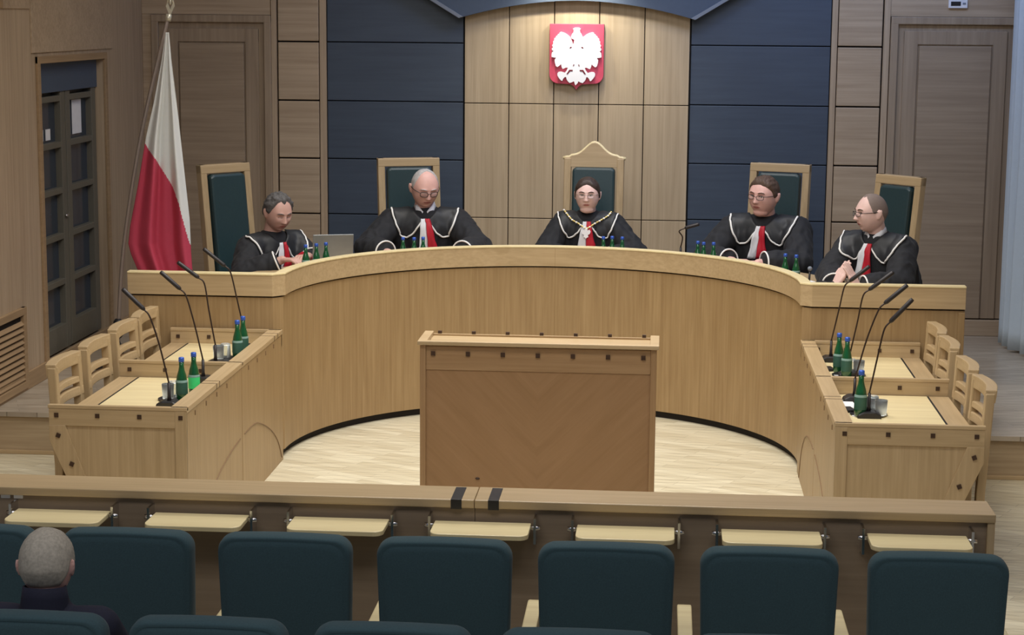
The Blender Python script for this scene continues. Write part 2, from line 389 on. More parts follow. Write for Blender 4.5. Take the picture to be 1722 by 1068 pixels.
# curtain
def curtain():
    path = []; n = 150
    for i in range(n):
        t = i/(n-1); y = 15.02-t*2.3; x = 2.69+.26*min(.9, t*2.3)
        path.append((x+.045*math.sin(t*2*PI*13)+.015*math.sin(t*31), y+.02*math.cos(t*2*PI*13)))
    vs = []; fs = []; H = 24
    for j in range(H+1):
        z = ZD+.02+(3.7-ZD)*j/H; u = j/H
        for i, (x, y) in enumerate(path):
            w = .75+.35*(1-u); cxm = 2.69+.26*min(.9, i/(n-1)*2.3)
            vs.append((cxm+(x-cxm)*w+.012*noise.noise(V((x*3, y*2, z*.8))), y, z))
    for j in range(H):
        for i in range(n-1): fs.append((j*n+i, j*n+i+1, (j+1)*n+i+1, (j+1)*n+i))
    o = MB().add(vs, fs, True).build('curtain', M['curtain'])
    md = o.modifiers.new('thick', 'SOLIDIFY'); md.thickness = .004
    tag(o, 'long pale blue pleated curtain hanging along the right wall', 'curtain')
curtain()

# small wall display by the right door
t = empty('wall_display', (2.32, YB-.02, 2.93), label='small white wall unit with a dark display above the right door', cat='display')
MB().box(2.25, 2.40, YB-.04, YB-.012, 2.925, 2.995).build('casing', M['white'], t, .006)
MB().box(2.268, 2.345, YB-.044, YB-.038, 2.945, 2.978).build('screen', M['black'], t)
MB().box(2.36, 2.385, YB-.044, YB-.038, 2.955, 2.97).build('button', M['strip'], t)

# ------------------------------------------------------------------ coat of arms
def crest():
    cxw, cyw, zc = -.712, YB-.015, 2.50
    t = empty('coat_of_arms', (cxw, cyw, zc), label='red shield with a white crowned eagle mounted high on the oak wall', cat='coat of arms')
    W = .2205; T = 2.777; B = 2.30
    pts = [(-W, T), (W, T), (W, B+.07)]
    for k in range(1, 9):
        a = PI/2*k/8; pts.append((W-.075+.075*math.cos(a), B+.07-.075*math.sin(a)))
    pts += [(.09, 2.293), (.045, 2.288), (.02, 2.272), (0, 2.245)]
    left = [(-x, z) for x, z in pts[::-1][1:-2]]
    poly = [(cxw+x, z) for x, z in pts+left]
    MB().prism(poly, 'y', cyw-.055, cyw, mi=0, mi_side=1).build('shield', [M['red'], M['dred']], t, .003)
    # eagle outline, measured in shield fractions: (px,py) of a 1000 px wide enlargement, shield spans 165-785 x 265-985
    E = [(470,303),(448,306),(428,316),(438,334),(434,356),(420,372),(404,408),(385,396),(358,376),(330,362),(290,352),(276,362),(274,374),(260,376),(252,392),(238,398),(232,415),(216,424),(216,446),(203,456),(206,480),(192,500),(204,520),(188,536),(196,556),(212,560),(192,578),(188,600),(188,626),(212,632),(240,634),(224,656),(226,684),(238,724),(256,736),(276,722),(298,704),(304,734),(316,756),(334,750),(354,740),(376,742),(362,772),(342,798),(322,790),(296,784),(270,788),(256,804),(258,828),(276,856),(300,882),(314,886),(324,862),(344,842),(358,846),(362,866),(376,888),(398,908),(424,900),(448,888),(454,908),(464,934)]
    G = [(-(470-x)/470*1.0, y) for x, y in E]
    def X(px): return cxw+(px-472)/620*.441
    def Z(py): return 2.777-(py-265)/720*.532
    full = E+[(944-x, y) for x, y in E[::-1][1:]]
    # viewer's-left facing head: beak and neck notch
    i = full.index((404,408))
    full[i:i+1] = [(408,398),(412,424),(446,438),(440,468),(434,494),(422,458),(402,416)]
    MB().prism([(X(x), Z(y)) for x, y in full], 'y', cyw-.085, cyw-.05).build('eagle', M['eagle'], t)
    leg = MB()
    for s in (-1, 1):
        for (a, b, c, d) in [((370,808),(392,772),(404,764),(430,770)), ]:
            MB().prism([(X(472+s*(p[0]-472)), Z(p[1])) for p in [(362,810),(392,764),(432,764),(432,778),(402,780),(376,812)]], 'y', cyw-.088, cyw-.084).build('feather_line', M['dred'], t)
        MB().prism([(X(472+s*(p[0]-472)), Z(p[1])) for p in [(392,526),(404,512),(420,516),(404,530)]], 'y', cyw-.088, cyw-.084).build('feather_line', M['dred'], t)
        MB().prism([(X(472+s*(p[0]-472)), Z(p[1])) for p in [(434,722),(442,702),(450,706),(442,724)]], 'y', cyw-.088, cyw-.084).build('feather_line', M['dred'], t)
    pass
crest()

# ------------------------------------------------------------------ judges' bench
BC = V((-.755, 11.77, 0)); BR = 1.65
def bench():
    t = empty('judges_bench', (-.755, 13.4, 0), label='long curved oak judges bench with straight wings across the court', cat='bench')
    def path(r, n=64, dx=0, dy=0):   # front line from left wing end to right wing end
        P = [(-3.40-dx, 11.73-dy), (-2.46, 11.73-dy)]
        for k in range(n+1):
            a = PI-PI*k/n; P.append((BC.x+r*math.cos(a), BC.y+.02+r*math.sin(a)))
        P += [(.95, 11.76-dy), (1.895+dx, 11.76-dy)]
        return P
    def wall(rf, rb, dyf, dyb, z0, z1, i0=0, i1=None):
        A = path(rf, dy=dyf); B = path(rb, dy=dyb)
        A = A[i0:i1]; B = B[i0:i1]; m = MB(); n = len(A)
        R = [[V((*A[k], z0)), V((*B[k], z0)), V((*B[k], z1)), V((*A[k], z1))] for k in range(n)]
        m.rings([[p for p in r] for r in R], True, True, False)
        for i in range(len(m.sm)): m.sm[i] = False
        return m
    # curved and straight front panels, each with a joint
    n = 64
    cuts = [0, 1, 2, 9, 16, 23, 30, 37, 44, 51, 58, 66, 67, 68]
    cuts = [0, 2, 8, 14, 20, 26, 34, 42, 48, 54, 60, 66, 69]
    for a, b in zip(cuts[:-1], cuts[1:]):
        p = wall(BR, BR+.03, 0, -.03, .05, 1.05, a, b+1).build('front_panel', M['oak_z'], t, .002)
    wall(BR+.035, BR+.06, -.035, -.06, 0, .06).build('plinth', M['gap'], t)
    wall(BR+.012, BR+.03, -.012, -.03, 1.045, 1.062).build('shadow_groove', M['gap'], t)
    for a, b in [(0, 2), (2, 18), (18, 34), (34, 50), (50, 66), (66, 69)]:
        wall(BR-.015, BR+.045, .015, -.045, 1.06, 1.197, a, b+1).build('fascia', M['light_x'], t, .002)
    wall(BR-.02, BR+.05, .02, -.05, 1.195, 1.207).build('ledge', M['top_x'], t, .003)
    # desktop behind: a ring plus returns behind the wings
    m = MB(); R = []; nn = 64
    for k in range(nn+1):
        a = PI-PI*k/nn; c, s_ = math.cos(a), math.sin(a)
        R.append([V((BC.x+r*c, BC.y+.06+r*s_, z)) for r, z in ((1.70, 1.02), (2.32, 1.02), (2.32, 1.06), (1.70, 1.06))])
    m.rings(R, True, True, False); m.sm = [False]*len(m.sm)
    m.build('desktop', M['light_x'], t, .003)
    MB().rings([[V((BC.x+r*math.cos(PI-PI*k/nn), BC.y+.06+r*math.sin(PI-PI*k/nn), z)) for r, z in ((2.26, ZD), (2.29, ZD), (2.29, 1.02), (2.26, 1.02))] for k in range(4, nn-3)], True, True, False).build('modesty_panel', M['oak_z'], t)
    for x0, x1 in ((-3.40, -3.36), (1.855, 1.895)):
        MB().box(x0, x1, 11.75, 12.25, 0, 1.04).build('end_panel', M['oak_z'], t, .003)
bench()

# ------------------------------------------------------------------ podium (speaker's stand)
def podium():
    x0, x1, y0, y1, zt = -1.222, -.008, 9.46, 9.77, 1.2
    xm = (x0+x1)/2
    t = empty('podium', (xm, (y0+y1)/2, 0), label='wide boxy oak podium standing alone before the curved bench', cat='podium')
    MB().box(x0+.03, x1-.03, y0+.012, y0+.03, .02, zt-.16).build('front_panel', M['podium'], t)
    MB().box(x0+.03, x1-.03, y0+.008, y0+.03, zt-.16, zt-.035).build('front_rail', M['podium_f'], t, .002)
    for a, b in ((x0, x0+.03), (x1-.03, x1)):
        MB().box(a, b, y0, y1, 0, zt-.012).build('side_panel', M['podium_z'], t, .003)
    MB().box(x0+.03, x1-.03, y1-.02, y1, .02, zt-.02).build('back_panel', M['oak_x'], t, .002)
    MB().box(x0+.03, x1-.03, y0+.02, y1-.02, zt-.05, zt-.03).build('top_board', M['light_x'], t)
    l = MB().box(x0-.012, x1+.012, y0-.012, y0+.03, zt-.03, zt-.008).box(x0-.012, x0+.035, y0+.03, y1, zt-.03, zt-.008).box(x1-.035, x1+.012, y0+.03, y1, zt-.03, zt-.008)
    l.build('top_edge', M['light_x'], t, .003)
    for k in range(7):
        x = x0+.068+(x1-x0-.136)*k/6
        MB().box(x-.011, x+.011, y0+.002, y0+.012, zt-.085, zt-.063).build('peg', M['peg'], t)
        MB().box(x-.01, x+.01, y1-.012, y1+.004, zt-.02, zt-.006).build('peg', M['peg'], t)
    MB().ell((x0+.30, y0+.011, .47), (.012, .006, .006)).build('knot_mark', M['peg'], t)
podium()

# ------------------------------------------------------------------ side desks (built on the left, mirrored right)
def side_desk(y0, y1, sgn, xin, xout, first, last, label):
    """xin: court side x, xout: chair side x; sgn=-1 left, +1 right"""
    xm = (xin+xout)/2
    t = empty('counsel_desk', (xm, (y0+y1)/2, 0), label=label, cat='desk', group='side desks')
    X0, X1 = min(xin, xout), max(xin, xout)
    zt, zs_ = .85, .752
    def bx(xa, xb, ya, yb, za, zb):
        return MB().box(min(xa, xb), max(xa, xb), ya, yb, za, zb)
    i = -sgn                      # direction from outer side to court side is -sgn
    # court side long panel
    bx(xin, xin+sgn*.03, y0, y1, 0, zt-.03).build('court_panel', M['oak_z'], t, .002)
    bx(xin-sgn*.004, xin+sgn*.085, y0, y1, zt-.03, zt).build('court_ledge', M['light_y'], t, .003)
    # worktop with inlaid dark strip and edging
    xs = xout-sgn*.115
    bx(xin+sgn*.03, xs-sgn*.006, y0+.02, y1, zs_-.03, zs_).build('worktop', M['top_x'], t)
    bx(xs-sgn*.006, xs+sgn*.006, y0+.02, y1, zs_-.03, zs_-.001).build('inlay_strip', M['gap'], t)
    bx(xs+sgn*.006, xout, y0+.02, y1, zs_-.03, zs_).build('worktop_edge', M['light_y'], t)
    # near end: rail with pegs
    MB().box(min(xin+sgn*.031, xout), max(xin+sgn*.031, xout), y0-.001, y0+.02, .74, zt-.02).build('end_rail', M['light_x'], t, .002)
    MB().box(X0-.004, X1+.004, y0-.004, y0+.024, zt-.02, zt).build('end_ledge', M['light_x'], t, .003)
    pegs = [.04, .255, .475, .69] if first else [.04, .25]
    if not first:
        pegs = [.06, .27, .48]
    for p in pegs:
        x = xout-sgn*p
        MB().box(x-.011, x+.011, y0-.006, y0+.004, .785, .807).build('peg', M['peg'], t)
    if last:
        MB().box(X0, X1, y1-.02, y1, .74, zt-.02).build('far_rail', M['light_x'], t, .002)
        MB().box(X0, X1, y1-.024, y1+.004, zt-.02, zt).build('far_ledge', M['light_x'], t, .003)
        for p in (.05, .25, .46, .63):
            x = xout-sgn*p
            MB().box(x-.011, x+.011, y1-.026, y1-.018, .785, .807).build('peg', M['peg'], t)
    # near end panel with slanted outer brace
    xa = xout-sgn*.02; xb = xout-sgn*.30
    pl = [(xin+sgn*.03, 0), (xin+sgn*.03, .742), (xout-sgn*.02, .742), (xout-sgn*.02, .62), (xout-sgn*.28, 0)]
    MB().prism(pl, 'y', y0+.008, y0+.024).build('end_panel', M['light_z'], t)
    if first:
        br = [(xout, .742), (xout, .66), (xout-sgn*.29, 0), (xout-sgn*.36, 0), (xout-sgn*.085, .742)]
        MB().prism(br, 'y', y0-.004, y0+.012).build('brace', M['light_z'], t, .002)
        for (dx, z) in ((.048, .69), (.115, .54), (.205, .30), (.29, .08)):
            x = xout-sgn*dx
            c = MB().box(-.011, .011, -.004, .004, -.011, .011)
            R = Matrix.Rotation(sgn*math.radians(-22), 3, 'Y')
            c.v = [R @ p+V((x, y0-.006, z)) for p in c.v]; c.build('peg', M['peg'], t)
        MB().box(min(xin, xin+sgn*.06), max(xin, xin+sgn*.06), y0-.003, y0+.01, 0, zt-.021).build('corner_post', M['light_z'], t, .002)
    # joints of the court ledge
    jt = MB()
    for y in ((y1-.62, y1-.55) if not last else (y1-.25, y1-.15)):
        jt.box(min(xin-sgn*.005, xin+sgn*.086), max(xin-sgn*.005, xin+sgn*.086), y-.004, y+.004, zt-.031, zt+.0006)
    jt.build('ledge_joint', M['peg'], t)
    # small dovetail keys on the court face
    kx = MB()
    for y in (y0+.18, y0+.42, y0+.66, y0+.9):
        kx.box(min(xin-sgn*.003, xin+.001*sgn), max(xin-sgn*.003, xin+.001*sgn), y-.006, y+.006, .775, .80)
    kx.build('dovetail_key', M['inlay'], t)
    # swept inlay line
    P = spline([(9.27, -.1), (9.55, .13), (9.84, .30), (10.2, .385), (10.54, .415), (10.85, .42), (11.07, .373), (11.35, .27), (11.55, .15), (11.68, .0)], 6)
    if sgn > 0: P = spline([(9.27, .1), (9.8, .30), (10.2, .39), (10.7, .42), (11.107, .373), (11.4, .22), (11.56, .01)], 8)
    P = [(xin-sgn*.001, p[0], p[1]) for p in P if y0+.004 < p[0] < y1-.004 and p[1] > .003]
    if len(P) > 2: MB().tube(P, .0035, 6).build('inlay_curve', M['inlay'], t)
    return t
side_desk(9.27, 10.535, -1, -2.40, -3.12, True, False, 'pale oak desk at the left, nearer to the seats')
side_desk(10.545, 11.71, -1, -2.40, -3.12, False, True, 'pale oak desk at the left, farther back against the bench wing')
side_desk(9.30, 10.515, 1, .89, 1.625, True, False, 'pale oak desk at the right, nearer to the seats')
side_desk(10.525, 11.74, 1, .89, 1.625, False, True, 'pale oak desk at the right, farther back against the bench wing')

# ------------------------------------------------------------------ side chairs
def side_chair():
    """faces -Y locally; back plane at y=+.2"""
    t = empty('wooden_chair', (0,0,0))
    W = .20
    def bow(x): return .028*(1-(x/W)**2)
    for s in (-1, 1):
        p = MB(); x = s*W
        for (z0, z1, y) in ((0, .60, .17),):
            p.prism([(.145, 0), (.19, 0), (.185, .45), (.212, .98), (.165, .98), (.14, .45)], 'x', x-.026, x+.026)
        p.build('rear_leg', M['light_z'], t, .006)
        MB().prism([(-.24, 0), (-.20, 0), (-.195, .54), (-.24, .54)], 'x', x-.022, x+.022).build('front_leg', M['light_z'], t, .005)
    def rail(z0, z1, d0, d1, name):
        R = []
        for k in range(13):
            x = -W-.02+(2*W+.04)*k/12; b = bow(max(-W, min(W, x)))
            R.append([V((x, d0+b, z0)), V((x, d1+b, z0)), V((x, d1+b+.008, z1)), V((x, d0+b+.004, z1))])
        m = MB().rings(R, True, True, False); m.sm = [False]*len(m.sm)
        return m.build(name, M['light_x'], t, .005)
    rail(.93, .998, .160, .215, 'top_rail')
    rail(.828, .862, .155, .19, 'back_rail'); rail(.755, .805, .15, .185, 'back_rail')
    MB().box(-.012, .012, .175, .195, .74, .935).build('back_splat', M['light_z'], t) if False else None
    s = MB().box(-.20, .20, -.23, .15, .52, .56).build('seat_frame', M['light_x'], t, .006)
    MB().box(-.19, .19, -.22, .14, .56, .60).build('seat_cushion', M['teal'], t, .015)
    return t
sc0 = side_chair(); first = True
spec = []
nm = ['nearest the seats', 'second from the seats', 'third from the seats', 'farthest, by the bench wing']
for i, y in enumerate((9.80, 10.36, 10.93, 11.42)): spec.append((-3.015, y, PI/2, 'pale wooden chair behind the left desks, '+nm[i]))
for i, y in enumerate((9.70, 10.26, 10.93, 11.44)): spec.append((1.485, y, -PI/2, 'pale wooden chair behind the right desks, '+nm[i]))
for i, (x, y, r, l) in enumerate(spec):
    c = sc0 if i == 0 else copy_tree(sc0)
    c.location = (x, y, 0); c.rotation_euler = (0, 0, r); tag(c, l, 'chair', 'wooden chairs at the side desks')

# ------------------------------------------------------------------ judges' chairs
def judge_chair(label, x, y, psi, crest_=False, lean=7, w=.23, top=1.74):
    t = empty('high_backed_chair', (x, y, ZD)); H = top-ZD; t['_o'] = (0, 0, 0)
    tag(t, label, 'chair', 'judges chairs behind the bench')
    T = math.tan(math.radians(lean)); S = .50
    def P(px, py, z):            # lean the back
        return V((px, py+max(0, z-S)*T, z))
    def slab(poly, y0, y1, name, mat, bev=.006):
        m = MB().prism(poly, 'y', y0, y1); m.v = [P(*p) for p in m.v]; return m.build(name, mat, t, bev)
    y0 = -T*(H-S)+.0               # keep the TOP of the back at the given place
    ww = .055
    for s in (-1, 1):
        slab([(s*w, S-.1), (s*w, H), (s*(w-ww), H), (s*(w-ww), S-.1)], y0-.03, y0+.03, 'back_post', M['light_z'])
    if crest_:
        c = [(-w, H-.07), (-w, H)]+[(-w+2*w*k/24, H+.005+.105*math.exp(-((k-12)/4.6)**2)+.012*(1 if 2 < k < 22 else 0)) for k in range(1, 24)]+[(w, H), (w, H-.07)]
        slab(c, y0-.025, y0+.03, 'crest_rail', M['light_x'], .003)
        cap = [(-w-.012, H-.002)]+[(-w+2*w*k/24, H+.005+.105*math.exp(-((k-12)/4.6)**2)+.012*(1 if 2 < k < 22 else 0)) for k in range(1, 24)]+[(w+.012, H-.002)]
        m = MB().tube([(a, y0, b) for a, b in cap], .012, 8); m.v = [P(*p) for p in m.v]; m.build('crest_moulding', M['top_x'], t)
    else:
        slab([(-w, H-.065), (-w, H), (w, H), (w, H-.065)], y0-.031, y0+.031, 'top_rail', M['light_x'])
    slab([(-w, S-.06), (-w, S), (w, S), (w, S-.06)], y0-.03, y0+.03, 'lower_rail', M['light_x'])
    a = w-ww-.012
    m = MB().prism([(-a, S), (-a, H-.085), (-a+.03, H-.07), (a-.03, H-.07), (a, H-.085), (a, S)], 'y', y0-.055, y0+.02); m.v = [P(*p) for p in m.v]
    m.build('back_pad', M['leather'], t, .018)
    yb = y0
    MB().box(-w, w, yb-.50, yb, .36, .42).build('seat_frame', M['light_x'], t, .008)
    MB().box(-w+.03, w-.03, yb-.49, yb-.03, .42, .47).build('seat_pad', M['leather'], t, .02)
    for s in (-1, 1):
        m = MB().box(s*w-.025, s*w+.025, yb-.44, yb-.02, .62, .655)
        m.box(s*w-.02, s*w+.02, yb-.42, yb-.37, .0, .62)
        m.build('armrest', M['light_z'], t, .008)
        MB().box(s*w-.02, s*w+.02, yb-.04, yb+.01, 0, .45).build('rear_leg', M['light_z'], t, .005)
    t.rotation_euler = (0, 0, math.radians(psi))
    return t
judge_chair('high-backed leather chair behind the left end judge, nearest the flag', -3.245, 13.74, 50, w=.225)
judge_chair('high-backed leather chair behind the bald judge in glasses', -1.975, 14.57, 20, w=.245)
judge_chair('tall leather chair with arched crest rail behind the woman judge', -.532, 14.80, -3, True, w=.235)
judge_chair('high-backed leather chair behind the brown-haired judge in glasses', .905, 14.53, -20, w=.235)
judge_chair('high-backed leather chair behind the shaven-headed judge at the right end', 1.695, 13.56, -48, w=.21)

# ------------------------------------------------------------------ flag
def flag():
    t = empty('flag_pole', (-3.93, 13.2, ZD), label='metal pole on a dark stand carrying the flag at the left wall', cat='flag pole')
    a = V((-3.93, 13.24, ZD+.02)); b = V((-3.575, 13.52, 2.80))
    pole = spline([a, V((-3.915, 13.26, .70)), V((-3.875, 13.31, 1.22)), V((-3.765, 13.40, 1.95)), V((-3.60, 13.50, 2.70)), b], 8)
    MB().tube(pole, .014, 10).build('pole', flat('pole_paint', (.30, .24, .20), .4, metal=.2), t)
    MB().lathe([(.17, ZD), (.17, ZD+.03), (.06, ZD+.06), (.035, ZD+.16), (.02, ZD+.2)], (-3.93, 13.24, 0)).build('stand', M['black'], t)
    MB().lathe([(.02, .5), (.034, .52), (.034, .62), (.02, .64)], (-3.922, 13.25, 0)).build('stand_clamp', M['black'], t)
    f = MB()
    c = b+(b-a).normalized()*.10
    f.tube([b-(b-a).normalized()*.02, b+(b-a).normalized()*.03], .022, 10)
    z = c.z
    # openwork diamond with a small eagle-like core
    f.prism([(c.x-.004, z-.085), (c.x+.032, z-.01), (c.x+.020, z+.012), (c.x+.0, z-.035), (c.x-.018, z+.012), (c.x-.032, z-.01)], 'y', c.y-.008, c.y+.008)
    f.tube([(c.x-.028, c.y, z-.01), (c.x-.012, c.y, z+.05), (c.x, c.y, z+.075), (c.x+.012, c.y, z+.05), (c.x+.028, c.y, z-.01)], .007, 6)
    f.ell((c.x, c.y, z+.02), (.010, .007, .022))
    f.build('finial', M['brass'], t)
    # cloth
    prof_l = [(2.70, -3.592), (2.5, -3.625), (2.2, -3.69), (1.947, -3.756), (1.6, -3.825), (1.291, -3.893), (1.16, -3.91), (1.08, -3.89), (.96, -3.84), (.80, -3.80)]
    prof_r = [(2.70, -3.568), (2.5, -3.555), (2.079, -3.511), (1.7, -3.478), (1.343, -3.446), (1.1, -3.44), (.97, -3.432), (.80, -3.43)]
    def lerp(pr, z):
        for (z0, x0), (z1, x1) in zip(pr[:-1], pr[1:]):
            if z1 <= z <= z0: return x0+(x1-x0)*(z0-z)/(z0-z1)
        return pr[-1][1]
    nz, nx = 200, 90; vs = []; fs = []
    bound = [(-3.78, 1.935), (-3.74, 1.86), (-3.69, 1.79), (-3.62, 1.68), (-3.56, 1.58), (-3.52, 1.46), (-3.49, 1.33), (-3.455, 1.20), (-3.40, 1.05)]
    def bz(x):
        if x <= bound[0][0]: return bound[0][1]+.02
        for (x0, z0), (x1, z1) in zip(bound[:-1], bound[1:]):
            if x0 <= x <= x1: return z0+(z1-z0)*(x-x0)/(x1-x0)
        return 1.0
    for j in range(nz+1):
        z = 2.70-1.9*j/nz; xl, xr = lerp(prof_l, z), lerp(prof_r, z); w = min(1, (2.72-z)/1.0)
        for i in range(nx+1):
            u = i/nx
            y = 13.50-.02*(2.7-z)+.035*w*math.sin(u*11+z*.9)+.02*w*math.sin(u*23+1.3+z*1.7)
            y += -.13+.02*(2.7-z)-.22*(2.7-z)/2.4*.6; k_ = y/13.5
            vs.append(((xl+(xr-xl)*(u+.012*w*math.sin(u*19+z)))*k_, y, 2.85+(z-2.85)*k_))
    mb = MB()
    for j in range(nz):
        for i in range(nx):
            q = (j*(nx+1)+i, (j+1)*(nx+1)+i, (j+1)*(nx+1)+i+1, j*(nx+1)+i+1); fs.append(q)
    mb.add(vs, fs, True)
    for k, q in enumerate(fs):
        k_ = vs[q[0]][1]/13.5; cx_ = sum(vs[i][0] for i in q)/4/k_; cz_ = 2.85+(sum(vs[i][2] for i in q)/4-2.85)/k_
        mb.mi[k] = 1 if cz_ < bz(cx_) else 0
    o = mb.build('flag', [M['fwhite'], M['fred']])
    md = o.modifiers.new('thick', 'SOLIDIFY'); md.thickness = .003
    tag(o, 'white and red flag hanging in folds from the pole at the left', 'flag')
flag()

# ------------------------------------------------------------------ microphones
def mic(label, base, joint, tip, z, unit_ang=0, group='gooseneck microphones on the side desks', kind='desk'):
    b = V((base[0], base[1], z)); j = V(joint); tp_ = V(tip)
    t = empty('gooseneck_microphone', b, label=label, cat='microphone', group=group)
    R = Matrix.Rotation(unit_ang, 3, 'Z')
    m = MB().prism([(-.065, 0), (.065, 0), (.06, .018), (.03, .034), (-.03, .036), (-.06, .022)], 'y', -.05, .05)
    m.v = [R @ p+b for p in m.v]; m.build('base', M['black'], t, .006)
    top = b+V((0, 0, .13))
    MB().tube([b+V((0,0,.03)), b+V((0,0,.06)), top], [.013, .009, .008], 10).build('stem', M['mic'], t)
    d = (tp_-j).normalized(); L = (j-top).length
    pts = spline([top, top+(j-top)*.5+V(((top.x-j.x)*.12, 0, .02*L)), j-d*.045+V((0, 0, -.012)), j], 8)
    MB().tube(pts, .0048, 7).build('gooseneck', M['neck'], t)
    MB().tube([j-d*.004, j+d*.01, tp_-d*.01, tp_], [.008, .0125, .0125, .010], 10).build('mic_head', M['mic'], t)
    bt = MB().box(-.012, .012, -.008, .008, .0, .006); bt.v = [R @ (p+V((.075, 0, .0)))+b for p in bt.v]; bt.build('tag', M['white'], t)
    return t
ZS = .752
Lm = 'black gooseneck microphone on the left desks, '
mic(Lm+'nearest the seats', (-2.615, 9.745), (-2.746, 9.76, 1.276), (-2.863, 9.77, 1.383), ZS)
mic(Lm+'second from the seats', (-2.60, 10.44), (-2.727, 10.45, 1.287), (-2.839, 10.45, 1.384), ZS)
mic(Lm+'third from the seats', (-2.645, 10.93), (-2.748, 10.96, 1.282), (-2.873, 10.96, 1.373), ZS)
mic(Lm+'farthest, by the bench wing', (-2.60, 11.50), (-2.714, 11.5, 1.282), (-2.848, 11.5, 1.388), ZS)
Rm = 'black gooseneck microphone on the right desks, '
mic(Rm+'nearest the seats', (1.12, 9.92), (1.211, 9.9, 1.27), (1.323, 9.9, 1.393), ZS, PI)
mic(Rm+'second from the seats', (1.085, 10.33), (1.227, 10.3, 1.308), (1.345, 10.3, 1.412), ZS, PI)
mic(Rm+'third from the seats', (1.125, 11.06), (1.218, 11.0, 1.282), (1.354, 11., 1.389), ZS, PI)
mic(Rm+'farthest, by the bench wing', (1.06, 11.55), (1.157, 11.5, 1.263), (1.27, 11.5, 1.355), ZS, PI)
mic('thin black gooseneck microphone on the bench between the woman and the brown-haired judge', (.145, 13.62), (.175, 13.6, 1.335), (.275, 13.6, 1.365), 1.06, 0, 'microphones on the bench')

# ------------------------------------------------------------------ bottles, glasses, trays
def bottle_proto(lime=False):
    t = empty('water_bottle', (0,0,0))
    MB().lathe([(.026, 0), (.031, .006), (.032, .05), (.031, .10), (.026, .135), (.017, .165), (.0135, .185), (.0135, .215), (.0, .217)], n=20).build('body', M['bottle'], t)
    MB().lathe([(.0150, .212), (.0155, .214), (.0155, .232), (.013, .236), (.0, .2365)], n=16).build('cap', M['cap'], t)
    MB().lathe([(.0326, .035), (.0328, .037), (.0324, .10), (.0318, .102)], n=20, caps=False).build('label', M['bottle_lime'] if lime else M['label'], t)
    MB().lathe([(.0330, .099), (.0324, .105), (.0300, .112)], n=20, caps=False).build('neck_label', M['label_edge'], t)
    return t
bp = bottle_proto(); bpl = bottle_proto(True); used = {'a': 0, 'b': 0}
def place_bottle(x, y, z, label, group, lime=False, s=1):
    src = bpl if lime else bp; k = 'b' if lime else 'a'
    c = src if not used[k] else copy_tree(src); used[k] = 1
    c.location = (x, y, z); c.scale = (s, s, s); c.rotation_euler = (0, 0, random.random()*6)
    tag(c, label, 'bottle', group)
g = 'green water bottles on the side desks'
place_bottle(-2.585, 9.90, ZS+.006, 'dark green water bottle in front on the nearer left desk tray', g)
place_bottle(-2.565, 10.09, ZS, 'green water bottle with a bright lime label on the nearer left desk', g, True)
place_bottle(-2.565, 11.17, ZS+.006, 'green water bottle beside the glasses on the farther left desk, nearer one', g)
place_bottle(-2.572, 11.36, ZS, 'green water bottle on the farther left desk, half hidden behind another', g)
place_bottle(1.075, 9.92, ZS+.006, 'dark green water bottle on the tray of the nearer right desk', g, s=1.04)
place_bottle(1.075, 11.20, ZS, 'green water bottle at left of the pair on the farther right desk', g)
place_bottle(1.105, 11.02, ZS+.006, 'green water bottle at right of the pair on the farther right desk', g)
g = 'small bottles standing on the bench desktop'
def polar(px_ang, r): return (BC.x+r*math.cos(px_ang), BC.y+.06+r*math.sin(px_ang))
def on_bench(xs, y, who):
    pos = ['left', 'middle', 'right'] if len(xs) == 3 else ['left', 'right']
    for p, (x, yy) in zip(pos, [(x, y[i]) for i, x in enumerate(xs)]):
        place_bottle(x, yy, 1.06, 'small green water bottle on the bench, %s one %s' % (p, who), g, s=.86)
on_bench((-2.45, -2.39, -2.335), (12.80, 12.88, 12.95), 'before the grey laptop')
on_bench((-1.845, -1.765, -1.705), (13.34, 13.34, 13.38), 'before the bald judge')
on_bench((-.415, -.352, -.278), (13.60, 13.63, 13.60), 'before the woman judge')
on_bench((.265, .305, .375), (13.42, 13.36, 13.36), 'before the brown-haired judge')
on_bench((.845, .915), (12.78, 12.73), 'at the right end of the curve')

def glass_proto():
    m = MB().lathe([(.024, .0), (.030, .004), (.034, .085), (.0325, .085), (.0285, .010), (.0, .010)], n=18)
    o = m.build('drinking_glass', M['glass']); return o
gl = glass_proto(); gu = 0
def place_glass(x, y, z, label, up=True):
    global gu
    c = gl if not gu else gl.copy()
    if gu: COL.objects.link(c)
    gu = 1; c.location = (x, y, z+(0 if up else .085)); c.rotation_euler = (0 if up else PI, 0, random.random())
    tag(c, label, 'glass', 'drinking glasses on the side desks')
def tray(x, y, label):
    m = MB().lathe([(.085, 0), (.095, .002), (.100, .008), (.097, .008), (.092, .005), (.0, .0045)], (x, y, ZS), 28)
    m.build('round_tray', M['black'], origin=(x, y, ZS), label=label, category='tray', group='black round trays')
tray(-2.625, 9.93, 'round black tray on the nearer left desk'); tray(-2.61, 11.15, 'round black tray on the farther left desk')
tray(1.125, 9.98, 'round black tray on the nearer right desk'); tray(1.125, 11.08, 'round black tray on the farther right desk')
place_glass(-2.665, 9.91, ZS+.006, 'clear drinking glass on the nearer left desk tray, front one')
place_glass(-2.655, 9.99, ZS+.006, 'clear drinking glass on the nearer left desk tray, rear one', False)
place_glass(-2.672, 11.12, ZS+.006, 'clear drinking glass on the farther left desk tray, front one')
place_glass(-2.648, 11.20, ZS+.006, 'clear drinking glass on the farther left desk tray, rear one', False)
place_glass(1.145, 9.995, ZS+.006, 'clear drinking glass on the nearer right desk tray, beside the bottle')
place_glass(1.185, 9.93, ZS+.006, 'clear drinking glass on the nearer right desk tray, outermost')
